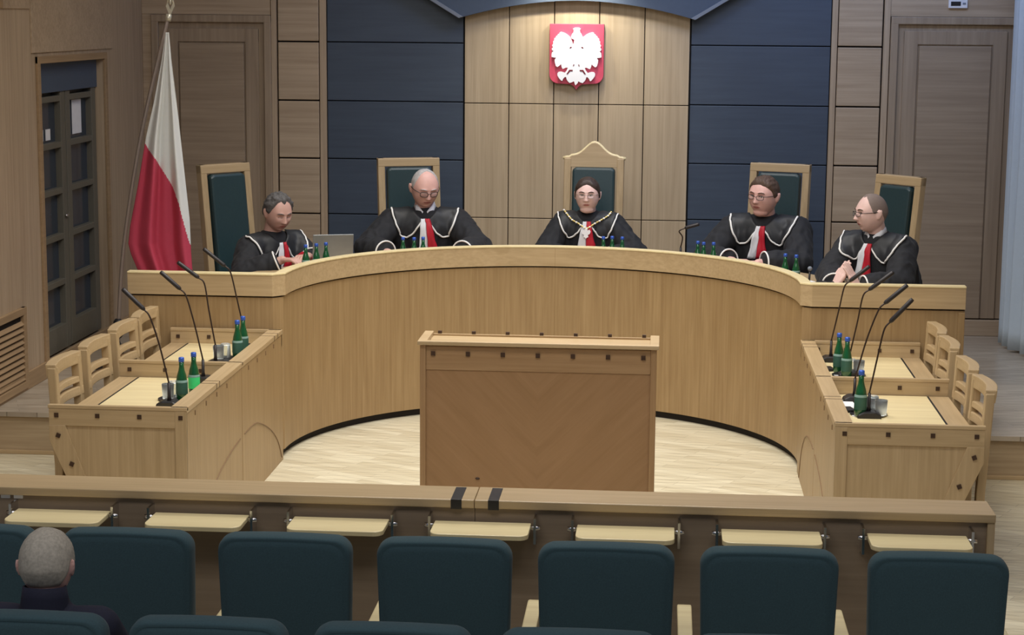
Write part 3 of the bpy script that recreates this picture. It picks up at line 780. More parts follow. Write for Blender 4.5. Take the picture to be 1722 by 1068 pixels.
place_glass(1.155, 10.045, ZS+.006, 'clear drinking glass on the nearer right desk tray, rearmost', False)
place_glass(1.185, 11.10, ZS+.006, 'clear drinking glass on the farther right desk tray, outermost')
place_glass(1.145, 11.14, ZS+.006, 'clear drinking glass on the farther right desk tray, rear one', False)

# papers and small controls on the right desks
def slab_obj(name, x, y, z, w, d, h, rot, mat, label, cat, bev=.002):
    m = MB().box(-w/2, w/2, -d/2, d/2, 0, h); R = Matrix.Rotation(rot, 3, 'Z'); m.v = [R @ p+V((x, y, z)) for p in m.v]
    return m.build(name, mat, bevel=bev, origin=(x, y, z), label=label, category=cat)
slab_obj('paper_stack', 1.03, 10.20, ZS, .10, .17, .008, .1, M['paper'], 'small stack of white paper beside the bottle on the nearer right desk', 'paper')
slab_obj('earphone_case', 1.01, 10.06, ZS, .09, .10, .016, .2, M['black'], 'flat black case by the tray on the nearer right desk', 'case', .004)
slab_obj('remote_unit', 1.00, 11.25, ZS, .10, .10, .016, .2, M['black'], 'flat black unit on the farther right desk', 'unit', .004)
slab_obj('earphone_case', .985, 9.80, ZS, .05, .05, .01, .3, M['white'], 'white plug piece near the ledge of the nearer right desk', 'plug', .004)
slab_obj('tablet_computer', -2.56, 12.66, 1.06, .22, .17, .008, .25, M['black'], 'dark tablet lying on the bench before the grey-haired left end judge', 'tablet', .003)
slab_obj('paper_sheet', -2.60, 12.50, 1.06, .14, .06, .004, .1, M['paper'], 'white paper strip on the bench beside the dark tablet', 'paper', 0)
slab_obj('paper_sheet', .985, 12.86, 1.06, .12, .10, .006, .5, M['paper'], 'white papers on the bench beside the right pair of bottles', 'paper', 0)
t = empty('conference_unit', (1.12, 12.62, 1.06), label='black conference unit on the bench before the shaven-headed judge', cat='conference unit')
MB().prism([(1.03, 1.06), (1.21, 1.06), (1.195, 1.085), (1.15, 1.105), (1.09, 1.105), (1.045, 1.085)], 'y', 12.53, 12.70).build('housing', M['black'], t, .008)
MB().ell((1.10, 12.57, 1.104), (.012, .012, .006)).ell((1.145, 12.57, 1.104), (.012, .012, .006)).build('button', M['mic'], t)
t = empty('folded_microphone', (.985, 12.55, 1.06), label='short stubby microphone standing at the right corner of the bench', cat='microphone')
MB().tube([(.985, 12.50, 1.06), (.99, 12.50, 1.19)], .007, 8).build('stem', M['black'], t)
MB().ell((.99, 12.50, 1.20), (.016, .016, .016)).build('mic_head', M['strip'], t)

# laptop before the left end judge
def laptop():
    t = empty('laptop', (-2.42, 13.22, 1.06), label='open silver laptop seen from behind on the left of the bench', cat='laptop'); t['_o'] = (0,0,0)
    MB().box(-.145, .145, -.02, .20, 0, .014).build('keyboard_base', M['silver'], t, .004)
    m = MB().box(-.145, .145, -.006, .004, 0, .235); R = Matrix.Rotation(math.radians(14), 3, 'X')
    m.v = [R @ p+V((0, -.02, .012)) for p in m.v]; lid = m.build('lid', M['silver'], t, .004)
    m = MB().box(-.135, .135, .0042, .0055, .01, .225); m.v = [R @ p+V((0, -.02, .012)) for p in m.v]; m.build('screen', M['black'], lid)
    t.rotation_euler = (0, 0, math.radians(18)); t.location = (-2.335, 13.19, 1.06)
laptop()

# ------------------------------------------------------------------ barrier with fold-down tables
def barrier():
    x0, x1, y0, y1, zt = XL+.05, 1.352, 7.40, 7.62, .90
    t = empty('barrier', (-1.4, 7.5, 0), label='long low oak barrier with a pale top rail in front of the seats', cat='barrier')
    for a, b in ((x0, -.734), (-.732, x1)):
        MB().box(a, b, y0, y1, zt-.035, zt).build('top_rail', M['light_x'], t, .004)
        MB().box(a, b-(.03 if b == x1 else 0), y0+.03, y0+.05, .05, zt-.035).build('front_board', M['barr'], t)
    MB().box(x0, x1-.02, y1-.05, y1-.03, 0, zt-.035).build('court_board', M['light_x'], t)
    MB().box(x1-.03, x1, y0+.01, y1-.01, 0, zt-.035).build('end_post', M['light_z'], t, .003)
    for x in (-.807, -.655):
        MB().box(x-.022, x+.022, y0-.004, y1-.02, zt-.039, zt+.002).build('cable_cover', M['black'], t, .001)
    return t
M['barr'] = wood('barrier_front_oak', (.30, .225, .155), (.225, .165, .11), 'x', rough=.5, fine=30, coarse=1.1)
barrier()
def fold_table():
    t = empty('fold_down_table', (0,0,0)); w = .196
    pts = [(-w, .0), (w, .0), (w, -.16)]
    for k in range(1, 7):
        a = PI/2*k/6; pts.append((w-.04+.04*math.cos(a), -.16-.04*math.sin(a)))
    for k in range(0, 7):
        a = PI/2*k/6; pts.append((-w+.04-.04*math.sin(a), -.16-.04*math.cos(a)))
    pts.append((-w, -.16))
    m = MB().prism(pts, 'z', -.02, 0); m.build('table_top', M['top_x'], t, .003)
    for s in (-1, 1):
        b = MB().box(s*(w+.018)-.005, s*(w+.018)+.005, -.05, .035, -.075, .03)
        b.tube([(s*(w+.018)-.02, -.03, -.012), (s*(w+.018)+.02, -.03, -.012)], .010, 8)
        b.tube([(s*(w+.018), -.03, -.012), (s*(w+.018), .02, -.09)], .005, 6)
        b.build('hinge_bracket', M['chrome'], t)
    return t
ft = fold_table()
pos = ['leftmost of the seven', 'second from the left', 'third from the left', 'fourth, in the middle of the row', 'fifth from the left', 'second from the right', 'rightmost of the seven']
for i in range(7):
    c = ft if i == 0 else copy_tree(ft)
    c.location = (-2.435+.5795*i+.0, 7.395, .812); tag(c, 'small fold-down wooden table on the barrier, '+pos[i], 'table', 'fold-down tables on the barrier')
t = empty('wall_socket', (-2.69, 7.43, .86), label='small white socket plate on the barrier at the far left', cat='socket')
MB().box(-2.66, -2.62, 7.424, 7.431, .845, .868).box(-2.715, -2.675, 7.424, 7.431, .845, .868).build('plate', M['white'], t, .002)

# ------------------------------------------------------------------ audience seats
def seat_proto():
    """faces +Y; back at y=0"""
    t = empty('auditorium_seat', (0,0,0)); w = .236; H = 1.05
    def outline(z):     # half width and thickness
        return w
    r_ = .062; zc = 1.048-r_
    poly = [(-w+.014, .45), (w-.014, .45), (w-.006, .75)]
    for k in range(0, 9):
        a = PI/2*k/8; poly.append((w-r_+r_*math.cos(a), zc+r_*math.sin(a)))
    for k in range(1, 8):
        x = (w-r_)*(1-2*k/8); poly.append((x, 1.048+.007*(1-(x/(w-r_))**2)))
    for k in range(0, 9):
        a = PI/2*(1-k/8); poly.append((-w+r_-r_*math.cos(a), zc+r_*math.sin(a)))
    poly += [(-w+.006, .75)]
    P = []
    for (x0, z0), (x1, z1) in zip(poly, poly[1:]+poly[:1]):      # denser outline
        n_ = max(1, int(math.hypot(x1-x0, z1-z0)/.05))
        P += [(x0+(x1-x0)*k/n_, z0+(z1-z0)*k/n_) for k in range(n_)]
    def dy(x, z): return -.06*(z-.45)+.02*(x/w)**2
    R_ = []
    for sc, y in ((.02, -.052), (.3, -.052), (.6, -.051), (.82, -.049), (.90, -.047), (.925, -.042), (.955, -.047), (.985, -.038), (1, -.02), (1, .015), (.985, .035), (.95, .045), (.6, .05), (.02, .05)):
        ring = []
        for x, z in P:
            kx = 1-(1-sc)*1.0; zz = .76+(z-.76)*(1-(1-sc)*.75 if sc > .8 else sc*.85/.82)
            ring.append(V((x*kx, y+dy(x*kx, zz), zz)))
        R_.append(ring)
    MB().rings(R_, True, True, True).build('backrest', M['seatfab'], t)
    MB().box(-w+.02, w-.02, .03, .48, .36, .46).build('seat_cushion', M['seatfab'], t, .03)
    MB().box(-w+.03, w-.03, .05, .45, .30, .36).build('seat_base', M['light_x'], t, .005)
    return t
def add_arm(t, s):
    x = s*.2815
    m = MB().prism([(-.02, .635), (-.02, .665), (.52, .665), (.56, .655), (.56, .635)], 'x', x-.027, x+.027)
    a = m.build('armrest', M['top_x'], t, .005)
    MB().prism([(.03, 0), (.03, .635), (.10, .635), (.42, .635), (.40, .45), (.28, .05), (.30, 0)], 'x', x-.02, x+.02).build('side_panel', M['light_z'], a, .004)
sp = seat_proto(); add_arm(sp, 1)
spl_ = copy_tree(sp)
add_arm(spl_, -1)
row1 = [-2.978+.563*0, -2.415, -1.852, -1.288, -.727, -.165, .394, .966]
nm1 = ['', 'green upholstered seat in the front row, cut by the left edge', 'green upholstered seat in the front row, first whole one, behind the grey-haired spectator head', 'green upholstered seat in the front row, second whole one from the left', 'green upholstered seat in the front row, third whole one from the left', 'green upholstered seat in the front row, fourth whole one from the left', 'green upholstered seat in the front row, fifth whole one, wooden arms on both sides', 'green upholstered seat at the right end of the front row']
fu = 0
for i, x in enumerate(row1[1:], 1):
    src = spl_ if i == 1 else sp
    c = src if (i == 1 or not fu) else copy_tree(src)
    if i > 1: fu = 1
    c.location = (x, 6.28+.04, 0); tag(c, nm1[i], 'seat', 'front row of green seats')
row2 = [-1.845, -1.303, -.756, -.211, .345]
nm2 = ['seat back of the nearest row at the left, in front of the spectator', 'seat back of the nearest row, second from the left', 'seat back of the nearest row, third from the left', 'seat back of the nearest row, fourth from the left', 'seat back of the nearest row at the right, barely showing']
for i, x in enumerate(row2):
    c = copy_tree(spl_ if i == 0 else sp); c.location = (x, 5.22+.04, .04); tag(c, 'green upholstered '+nm2[i], 'seat', 'nearest row of green seats')
#PEOPLE<
# ------------------------------------------------------------------ people
def sstep(a, b, x):
    t = max(0., min(1., (x-a)/(b-a))); return t*t*(3-2*t)
def gs(x, z, cx, cz, sx, sz): return math.exp(-((x-cx)/sx)**2-((z-cz)/sz)**2)
def head_pt(a, b, o):
    """a: azimuth (0 = face), b: elevation; metres, face towards -Y, crown up, origin mid-head"""
    ca, sa, cb, sb = math.cos(a), math.sin(a), math.cos(b), math.sin(b)
    cbz = abs(cb)**(.82 if sb < 0 else .95)
    x = .082*o.get('wide', 1)*math.copysign(abs(sa)**.92, sa)*cbz
    y = -.097*math.copysign(abs(ca)**(.80 if ca > 0 else .95), ca)*cbz
    z = .118*sb
    if z < 0:
        t = -z/.118
        x *= 1-o.get('jaw', .20)*t**2.0
        if y > 0: y *= 1-.42*t
    if z > .03 and y < 0: y *= 1-.10*sstep(.03, .11, z)
    if y > 0: y *= 1.06
    f = sstep(.15, .6, ca*cbz)
    if f > 0:
        rz = max(0., min(1., (.022-z)/.052)) if z > -.030 else max(0., 1-(-.030-z)/.012)
        wn = .0085+.004*rz
        y -= f*.025*o.get('nose', 1)*rz*math.exp(-(x/wn)**2)
        y -= f*.009*(gs(x, z, .013, -.029, .008, .008)+gs(x, z, -.013, -.029, .008, .008))
        y += f*.012*(gs(x, z, .031, .008, .017, .011)+gs(x, z, -.031, .008, .017, .011))
        y -= f*.006*(gs(x, z, .030, .030, .022, .008)+gs(x, z, -.030, .030, .022, .008))
        y -= f*.006*(gs(x, z, .043, -.022, .018, .020)+gs(x, z, -.043, -.022, .018, .020))
        y -= f*.007*gs(x, z, 0, -.060, .027, .013)
        y += f*.004*gs(x, z, 0, -.0605, .024, .0028)
        y += f*.005*gs(x, z, 0, -.078, .022, .006)
        y -= f*.010*gs(x, z, 0, -.100, .024, .016)
    return V((x, y, z))
HN, HM = 88, 64
def head_grid(o):
    return [[head_pt(-PI+2*PI*i/HN, -PI/2+PI*(j+.5)/HM, o) for i in range(HN)] for j in range(HM)]
def azel(i, j): return -PI+2*PI*i/HN, -PI/2+PI*(j+.5)/HM
def hairline(az, style):
    A = abs(az)*180/PI
    def li(T):
        for (a0, v0), (a1, v1) in zip(T[:-1], T[1:]):
            if a0 <= A <= a1: return v0+(v1-v0)*(A-a0)/(a1-a0)
        return T[-1][1]
    return li({'full': [(0, .074), (35, .066), (55, .050), (72, .030), (80, -.010), (96, -.012), (104, .01), (115, -.03), (135, -.065), (180, -.075)],
               'receding': [(0, .082), (25, .098), (50, .082), (68, .045), (80, .0), (96, -.005), (104, .01), (115, -.03), (135, -.06), (180, -.07)],
               'fringe': [(0, .30), (66, .30), (74, .045), (82, .0), (96, -.005), (104, .01), (115, -.03), (135, -.06), (180, -.07)],
               'stubble': [(0, .088), (30, .096), (55, .075), (72, .035), (80, -.01), (96, -.012), (104, .01), (115, -.03), (135, -.06), (180, -.07)],
               'woman': [(0, .078), (20, .070), (45, .048), (65, .030), (80, -.010), (100, -.06), (130, -.085), (180, -.09)]}[style])
def make_hair(o, style, thick, name, mat, root, xf, rough=.25, top=None):
    G = head_grid(o); vs = []; mk = []
    for j in range(HM):
        for i in range(HN):
            a, b = azel(i, j); p = G[j][i]
            m = sstep(-.008, .026, p.z-hairline(a, style))
            if top is not None: m *= 1-sstep(top-.01, top+.015, p.z)
            n = V((p.x/.006, p.y/.009, p.z/.014)); n.normalize()
            k = noise.noise(V((p.x*60, p.y*40, p.z*40)))+.5*noise.noise(p*150)
            t = thick*(1+rough*k)*(.75+.5*sstep(.0, .09, p.z))
            vs.append(p+n*(t*m-.006*(1-m))); mk.append(m)
    apex = G[HM-1][0].copy(); apex = V((0, 0, .118+thick*1.2)); vs.append(apex); ap = len(vs)-1
    fs = []
    for j in range(HM-1):
        for i in range(HN):
            q = (j*HN+i, j*HN+(i+1) % HN, (j+1)*HN+(i+1) % HN, (j+1)*HN+i)
            if max(mk[k] for k in q) > .03: fs.append(q)
    if mk[(HM-1)*HN] > .5:
        for i in range(HN): fs.append(((HM-1)*HN+i, (HM-1)*HN+(i+1) % HN, ap))
    mb = MB().add([xf(v) for v in vs], fs, True)
    return mb.build(name, mat, root)

def remesh(mb, voxel, smooth=0):
    me = mb.mesh('tmp', []); ob = bpy.data.objects.new('tmp', me); COL.objects.link(ob)
    md = ob.modifiers.new('r', 'REMESH'); md.mode = 'VOXEL'; md.voxel_size = voxel; md.use_smooth_shade = True
    if smooth:
        s = ob.modifiers.new('s', 'SMOOTH'); s.iterations = smooth; s.factor = .5
    dg = bpy.context.evaluated_depsgraph_get(); dg.update()
    out = bpy.data.meshes.new_from_object(ob.evaluated_get(dg)); bpy.data.objects.remove(ob)
    for p in out.polygons: p.use_smooth = True
    return out

def ik(S, W, l1, l2, pole):
    S, W, pole = V(S), V(W), V(pole); d = W-S; L = min(d.length, (l1+l2)*.995); d.normalize()
    a = (l1*l1-l2*l2+L*L)/(2*L); h = math.sqrt(max(0, l1*l1-a*a))
    n = (pole-d*pole.dot(d)).normalized()
    return S+d*a+n*h
def hand_caps(mb, W, d, up, side, s, curl, spread=1.0):
    """W wrist, d finger direction, up = back of hand, side = thumb side"""
    d = V(d).normalized(); up = V(up); up = (up-d*up.dot(d)).normalized(); side = V(side); sd = (side-d*side.dot(d)-up*side.dot(up)).normalized()
    for k in range(4):
        o = (k-1.5)*.0205*s
        mb.cap(W+sd*o*.55+d*.01*s, W+d*.082*s+sd*o, .0145*s, .0115*s, 12)
    Ls = [(.036, .024, .019), (.044, .028, .021), (.041, .026, .020), (.032, .020, .017)]
    for k in range(4):
        o = (1.5-k)*.0215*s*spread; p = W+d*.084*s+sd*o; ang = math.radians(curl[0]+k*2)
        for q, L in enumerate(Ls[k]):
            dd = d*math.cos(ang)-up*math.sin(ang)
            e = p+dd*L*s; r = (.0090-.0009*q)*s
            mb.cap(p, e, r+.0004*s, r-.0004*s, 10); p = e; ang += math.radians(curl[1])
    p = W+d*.028*s+sd*.024*s
    for q, (L, out) in enumerate(((.040, .85), (.030, .45), (.024, .2))):
        dd = (d*1.0+sd*out-up*.35).normalized(); e = p+dd*L*s
        mb.cap(p, e, (.0125-.0015*q)*s, (.0110-.0015*q)*s, 10); p = e

def person(label, base, psi, crown, s, yaw, pitch, roll, hands, o, hair, skin_m, glasses=None, dress='robe', shoulder_w=.20, robe_w=1.0,
           seat=.44, collar=True, jabot=True, shirt=False, mouth_open=0, looking_down=False, floor_z=ZD, jabot_len=.21, jabot_shift=0, name='person'):
    """base: pelvis ground point; psi: torso facing (0 = towards the hall); crown: world point; yaw is world facing of the face"""
    root = empty(name, (base[0], base[1], floor_z)); tag(root, label, 'person', None); root['_o'] = (0, 0, 0)
    A = math.radians(psi); Rt = Matrix.Rotation(A, 3, 'Z'); Ri = Rt.inverted(); B0 = V((base[0], base[1], floor_z))
    loc = lambda p: Ri @ (V(p)-B0)
    root.rotation_euler = (0, 0, A)
    Rh = Matrix.Rotation(math.radians(yaw-psi), 3, 'Z') @ Matrix.Rotation(math.radians(pitch), 3, 'X') @ Matrix.Rotation(math.radians(roll), 3, 'Y')
    cr = loc(crown); hc = cr-Rh @ V((0, 0, .118*s))*1.0
    # crown is the highest image point, keep a mild compensation for a tilted head
    xf = lambda p: hc+Rh @ (V(p)*s)
    neck_top = xf((0, .022, -.055))
    pelvis = V((0, 0, seat+.07*s))
    nb = V((hc.x*.85+pelvis.x*.15, 0, cr.z-.252*s)); nb.y = (hc.y+.035*s)*.85+pelvis.y*.15
    shc = nb+V((0, .01*s, -.045*s))
    sw = shoulder_w*s
    mb = MB()
    G = head_grid(o)
    hd = MB(); hd.rings([[p for p in r] for r in G], True, True, True); hd.v = [xf(p) for p in hd.v]
    mb.add(hd.v, hd.f, True)
    for sg in (-1, 1):     # ears
        R = Rh @ Matrix.Rotation(sg*math.radians(-18), 3, 'Z') @ Matrix.Rotation(math.radians(-8), 3, 'X')
        mb.ell(xf((sg*.085*o.get('wide', 1), .012, -.004)), (.0085*s, .017*s, .031*s), 14, 10, R)
        mb.ell(xf((sg*.091*o.get('wide', 1), .022, .004)), (.006*s, .010*s, .024*s), 12, 8, R)
    mb.cap(neck_top, nb+V((0, .012*s, -.03*s)), .054*s*o.get('neck', 1), .062*s*o.get('neck', 1), 24)
    if o.get('dbl'): mb.ell(xf((0, -.030, -.098)), (.050*s, .046*s, .030*s), 20, 12)
    chest = shc*.6+pelvis*.4
    mb.cap(pelvis, chest, .12*s, .125*s, 20); mb.cap(chest, shc+V((0, 0, -.06*s)), .125*s, .10*s, 20)
    S = {sg: shc+V((sg*(sw-.02*s), .0, -.02*s)) for sg in (-1, 1)}
    W, E = {}, {}
    for sg in (-1, 1):
        mb.cap(shc+V((0, 0, -.02*s)), S[sg], .06*s, .055*s, 16)
        h = hands[0 if sg < 0 else 1]
        W[sg] = loc(h['w']); E[sg] = ik(S[sg], W[sg], .30*s, .27*s, V((sg*h.get('out', .6), .15, -.6)))
        mb.cap(S[sg], E[sg], .050*s, .040*s, 14); mb.cap(E[sg], W[sg], .040*s, .027*s, 14)
        hand_caps(mb, W[sg], Ri @ V(h['d']), Ri @ V(h.get('up', (0, 0, 1))), V((-sg, 0, 0)) if 'side' not in h else Ri @ V(h['side']), s, h.get('curl', (12, 22)), h.get('spread', 1))
        hip = pelvis+V((sg*.09*s, 0, 0)); knee = hip+V((sg*.05*s, -.42*s, .0)); kz = max(.30, seat+.02); knee.z = kz+.03
        ank = V((knee.x, knee.y+.03*s, .07*s))
        mb.cap(hip, knee, .085*s, .058*s, 14); mb.cap(knee, ank, .055*s, .038*s, 14); mb.cap(ank, ank+V((0, -.14*s, -.035*s)), .036*s, .03*s, 10)
    me = remesh(mb, .0047*s, 1)
    me.materials.append(skin_m); me.materials.append(M['lip']); me.materials.append(M['shoe'])
    Rhi = Rh.inverted()
    for p in me.polygons:
        if p.center.z < .16 and floor_z+p.center.z < floor_z+.16: p.material_index = 2; continue
        q = (Rhi @ (p.center-hc))/s
        if q.y < -.07 and abs(q.x) < .025 and abs(q.z+.060) < .0075*(1-(q.x/.027)**2): p.material_index = 1
    body = bpy.data.objects.new('body', me); COL.objects.link(body); body.parent = root; body['_o'] = (0, 0, 0)
    hb = BVHTree.FromPolygons([tuple(p) for r in G for p in r], [(j*HN+i, j*HN+(i+1) % HN, (j+1)*HN+(i+1) % HN, (j+1)*HN+i) for j in range(HM-1) for i in range(HN)])
    def fy(x, z):
        h = hb.ray_cast(V((x, -1, z)), V((0, 1, 0))); return h[0].y if h[0] else -.08
    # eyes, lids and brows
    for sg in (-1, 1):
        x = sg*.031; y = fy(x, .008)
        if not looking_down:
            e = MB().ell(xf((x, y+.004, .006)), (.0125*s, .008*s, .0062*s), 16, 10, Rh); ey = e.build('eye', M['eyew'], root)
            MB().ell(xf((x, y-.0015, .006)), (.0052*s, .0035*s, .0052*s), 12, 8, Rh).build('iris', M['iris'], ey)
        l = [xf((x+sg*dx, fy(x+dx*sg, .012+dz)-.0012, (.0125+dz) if not looking_down else .002-dz*.6)) for dx, dz in ((-.014, -.004), (-.007, 0), (0, .001), (.007, 0), (.014, -.005))]
        MB().tube(l, .0017*s, 6).build('eyelashes', hair['brow'], root)
        b = [xf((x+sg*dx, fy(x+sg*dx, .030)-.001, .030+dz)) for dx, dz in ((-.018, -.002), (-.008, .002), (.004, .004), (.016, .001), (.022, -.003))]
        MB().tube(b, [.0015*s, .0032*s, .0034*s, .0028*s, .001*s], 6).build('eyebrow', hair['brow'], root)
    if hair.get('style'):
        make_hair(o, hair['style'], hair['t'], 'hair', hair['m'], root, xf, hair.get('rough', .3), hair.get('top'))
        if hair.get('bun'):
            MB().ell(xf((0, .085, -.045)), (.055*s, .04*s, .06*s), 20, 12, Rh).build('hair_bun', hair['m'], root)
    if glasses:
        gm, gr, gw, gh = glasses
        gl_ = MB(); zc = .004; lens = []
        fyb = min(fy(.031, .0), fy(.012, 0), fy(.045, 0))-.012
        for sg in (-1, 1):
            ring = []
            for k in range(25):
                a = 2*PI*k/24; cx_ = math.copysign(abs(math.cos(a))**.7, math.cos(a)); sz_ = math.copysign(abs(math.sin(a))**.7, math.sin(a))
                ring.append(V((sg*.033+gw*cx_, fyb+.010*((sg*.033+gw*cx_)/.05)**2, zc+gh*sz_)))
            gl_.tube([xf(p) for p in ring], gr*s, 6, False)
            lens.append([xf(p) for p in ring[:-1]])
            gl_.tube([xf((sg*(.033+gw), fyb+.012, zc+gh*.5)), xf((sg*.083*o.get('wide', 1), -.04, zc+.008)), xf((sg*.088*o.get('wide', 1), .01, .012)), xf((sg*.087*o.get('wide', 1), .028, -.004))], gr*s, 6)
        gl_.tube([xf((-.033+gw, fyb, zc+.004)), xf((0, fyb-.003, zc+.007)), xf((.033-gw, fyb, zc+.004))], gr*s, 6)
        g_ = gl_.build('glasses', gm, root)
        for L in lens: MB().add(L, [tuple(range(len(L)))], False).build('lens', M['lens'], g_)
    # ---- clothing
    rb = MB(); k = robe_w
    def lvl(c, rx, ry, n=36): return [c+V((rx*math.cos(2*PI*i/n)*s, ry*math.sin(2*PI*i/n)*s, 0)) for i in range(n)]
    if dress == 'robe':
        up = shc-pelvis
        L = [lvl(pelvis+V((0, 0, -.10*s)), .21*k, .18), lvl(pelvis, .23*k, .19), lvl(pelvis+up*.35, .225*k, .18), lvl(pelvis+up*.65, .225*k, .165), lvl(pelvis+up*.86, .215*k, .14), lvl(shc+V((0, 0, .01*s)), .17*k, .10), lvl(nb+V((0, .005, .0)), .085, .075), lvl(nb+V((0, .012, .022*s)), .067, .064)]
        rb.rings(L, True, True)
        for sg in (-1, 1):
            rb.cap(shc+V((sg*.05*s, 0, -.03*s)), S[sg]+V((0, 0, -.02*s)), .085*s, .085*s*k)
            rb.cap(S[sg]+V((0, 0, -.02*s)), E[sg], .09*s*k, .085*s); 
            cuff = W[sg]+(E[sg]-W[sg]).normalized()*.035*s
            rb.cap(E[sg], cuff+(E[sg]-cuff)*.25, .088*s, .080*s)
            rb.tube([cuff+(E[sg]-cuff)*.5, cuff+(E[sg]-cuff)*.2, cuff], [.085*s, .080*s, .068*s], 24)
            hip = pelvis+V((sg*.09*s, 0, 0)); knee = hip+V((sg*.05*s, -.42*s, 0)); knee.z = max(.30, seat+.02)+.03
            rb.cap(hip, knee, .12*s, .10*s); rb.cap(knee, V((knee.x, knee.y+.02, .16*s)), .10*s, .11*s)
            rb.cap(V((0, -.1*s, knee.z)), V((0, knee.y, knee.z-.03)), .11*s, .09*s)
        rm = remesh(rb, .011*s, 4); mat = M['robe']
    else:
        up = shc-pelvis
        L = [lvl(pelvis+V((0, 0, -.06*s)), .19, .15), lvl(pelvis+up*.35, .19, .145), lvl(pelvis+up*.7, .215, .15), lvl(pelvis+up*.9, .205, .125), lvl(shc+V((0, 0, .012*s)), .16, .095), lvl(nb+V((0, .01, .005)), .085, .08), lvl(nb+V((0, .012, .045*s)), .070, .072)]
        rb.rings(L, True, True)
        for sg in (-1, 1):
            rb.cap(shc+V((sg*.06*s, 0, -.025*s)), S[sg], .075*s, .078*s); rb.cap(S[sg], E[sg], .078*s, .058*s); rb.cap(E[sg], W[sg]+(E[sg]-W[sg]).normalized()*.02*s, .058*s, .040*s)
            hip = pelvis+V((sg*.09*s, 0, 0)); knee = hip+V((sg*.05*s, -.42*s, 0)); knee.z = max(.30, seat+.02)+.03
            rb.cap(hip, knee, .10*s, .075*s); rb.cap(knee, V((knee.x, knee.y+.03*s, .12*s)), .07*s, .06*s)
        rm = remesh(rb, .010*s, 3); mat = M['navy']
    # soft folds
    amp = .011*s if dress == 'robe' else .004*s
    vn = [v.normal.copy() for v in rm.vertices]
    for v, n in zip(rm.vertices, vn):
        p = v.co
        if dress == 'robe':
            f = noise.noise(V((p.x*13+sg, p.y*13, p.z*3.2+base[0]*7)))+.6*noise.noise(V((p.x*26, p.y*26, p.z*7+3)))
            f = -abs(f)*1.6+.35
            d_ = min((p-S[1]).length, (p-S[-1]).length)
            if p.z > shc.z-.03*s and abs(p.x-shc.x) < .14*s: f *= .15
        else: f = noise.noise(p*9)
        v.co = p+n*amp*f
    rm.materials.append(mat)
    rob = bpy.data.objects.new('robe' if dress == 'robe' else 'jacket', rm); COL.objects.link(rob); rob.parent = root; rob['_o'] = (0, 0, 0)
    if dress != 'robe':
        m = MB()
        m.rings([[nb+V((0, .016*s, z*s))+V((r*math.cos(2*PI*i/30)*s, r*1.02*math.sin(2*PI*i/30)*s, .012*s*math.sin(2*PI*i/30))) for i in range(30)] for r, z in ((.084, .0), (.078, .04), (.072, .078), (.066, .078), (.068, .01))], True, False)
        m.build('jacket_collar', M['navy'], root)
        return root
    bv = BVHTree.FromPolygons([v.co.copy() for v in rm.vertices], [tuple(p.vertices) for p in rm.polygons])
    dirn = V((0, .90, -.44)).normalized()
    def proj(x, z, off):
        P = V((nb.x+x*s, nb.y-.12*s, nb.z+z*s)); h = bv.ray_cast(P-dirn*1.0, dirn)
        if h[0] is None or (h[0]-P).length > .45*s: h = bv.find_nearest(P+V((0, .10*s, 0)))
        n = h[1] if h[1].dot(dirn) < 0 else -h[1]
        return h[0]+(n*.6-dirn*.4).normalized()*off
    # sleeves' white cord
    for sg in (-1, 1):
        cuff = W[sg]+(E[sg]-W[sg]).normalized()*.035*s; t_ = (E[sg]-W[sg]).normalized(); u = t_.orthogonal().normalized(); w_ = t_.cross(u)
        MB().tube([cuff+t_*.004+(u*math.cos(2*PI*q/28)+w_*math.sin(2*PI*q/28))*.071*s for q in range(29)], .0055*s, 6, False).build('cuff_cord', M['piping'], root)
    if collar:
        O = spline([V((.018, -.058, 0)), V((.045, -.100, 0)), V((.080, -.140, 0)), V((.118, -.154, 0)), V((.154, -.138, 0)), V((.180, -.092, 0)), V((.196, -.035, 0)), V((.207, .012, 0)), V((.213, .05, 0))], 5)
        I = spline([V((.012, -.053, 0)), V((.022, -.043, 0)), V((.032, -.030, 0)), V((.042, -.015, 0)), V((.050, .0, 0)), V((.058, .015, 0)), V((.066, .03, 0)), V((.080, .048, 0)), V((.10, .07, 0))], 5)
        for sg in (-1, 1):
            g = []; nn = 9
            for a, b in zip(O, I):
                g.append([proj(sg*(b.x+(a.x-b.x)*q/nn), b.y+(a.y-b.y)*q/nn, .011*s) for q in range(nn+1)])
            m = MB().rings(g, False, False); ob = m.build('collar', M['collar'], root)
            md = ob.modifiers.new('t', 'SOLIDIFY'); md.thickness = .008*s; md.offset = 0
            sm = ob.modifiers.new('s', 'SMOOTH'); sm.iterations = 2
            MB().tube([g_[-1] for g_ in g], .0062*s, 8).build('collar_cord', M['piping'], root)
    if jabot:
        for kk, (sg, mt, nm) in enumerate(((-1, M['shirt'], 'white_jabot_half'), (1, M['jred'], 'red_jabot_half'))):
            rows = []
            for q in range(13):
                v = q/12; z = -.045-jabot_len*v; wd = .026+.036*v; sh = jabot_shift*v
                xs = [0, .25, .5, .75, 1]
                rows.append([proj(sg*(wd*x_)+sh, z, (.020+.004*math.sin(x_*9+kk))*s) for x_ in xs])
            ob = MB().rings(rows, False, False).build(nm, mt, root); md = ob.modifiers.new('t', 'SOLIDIFY'); md.thickness = .004*s
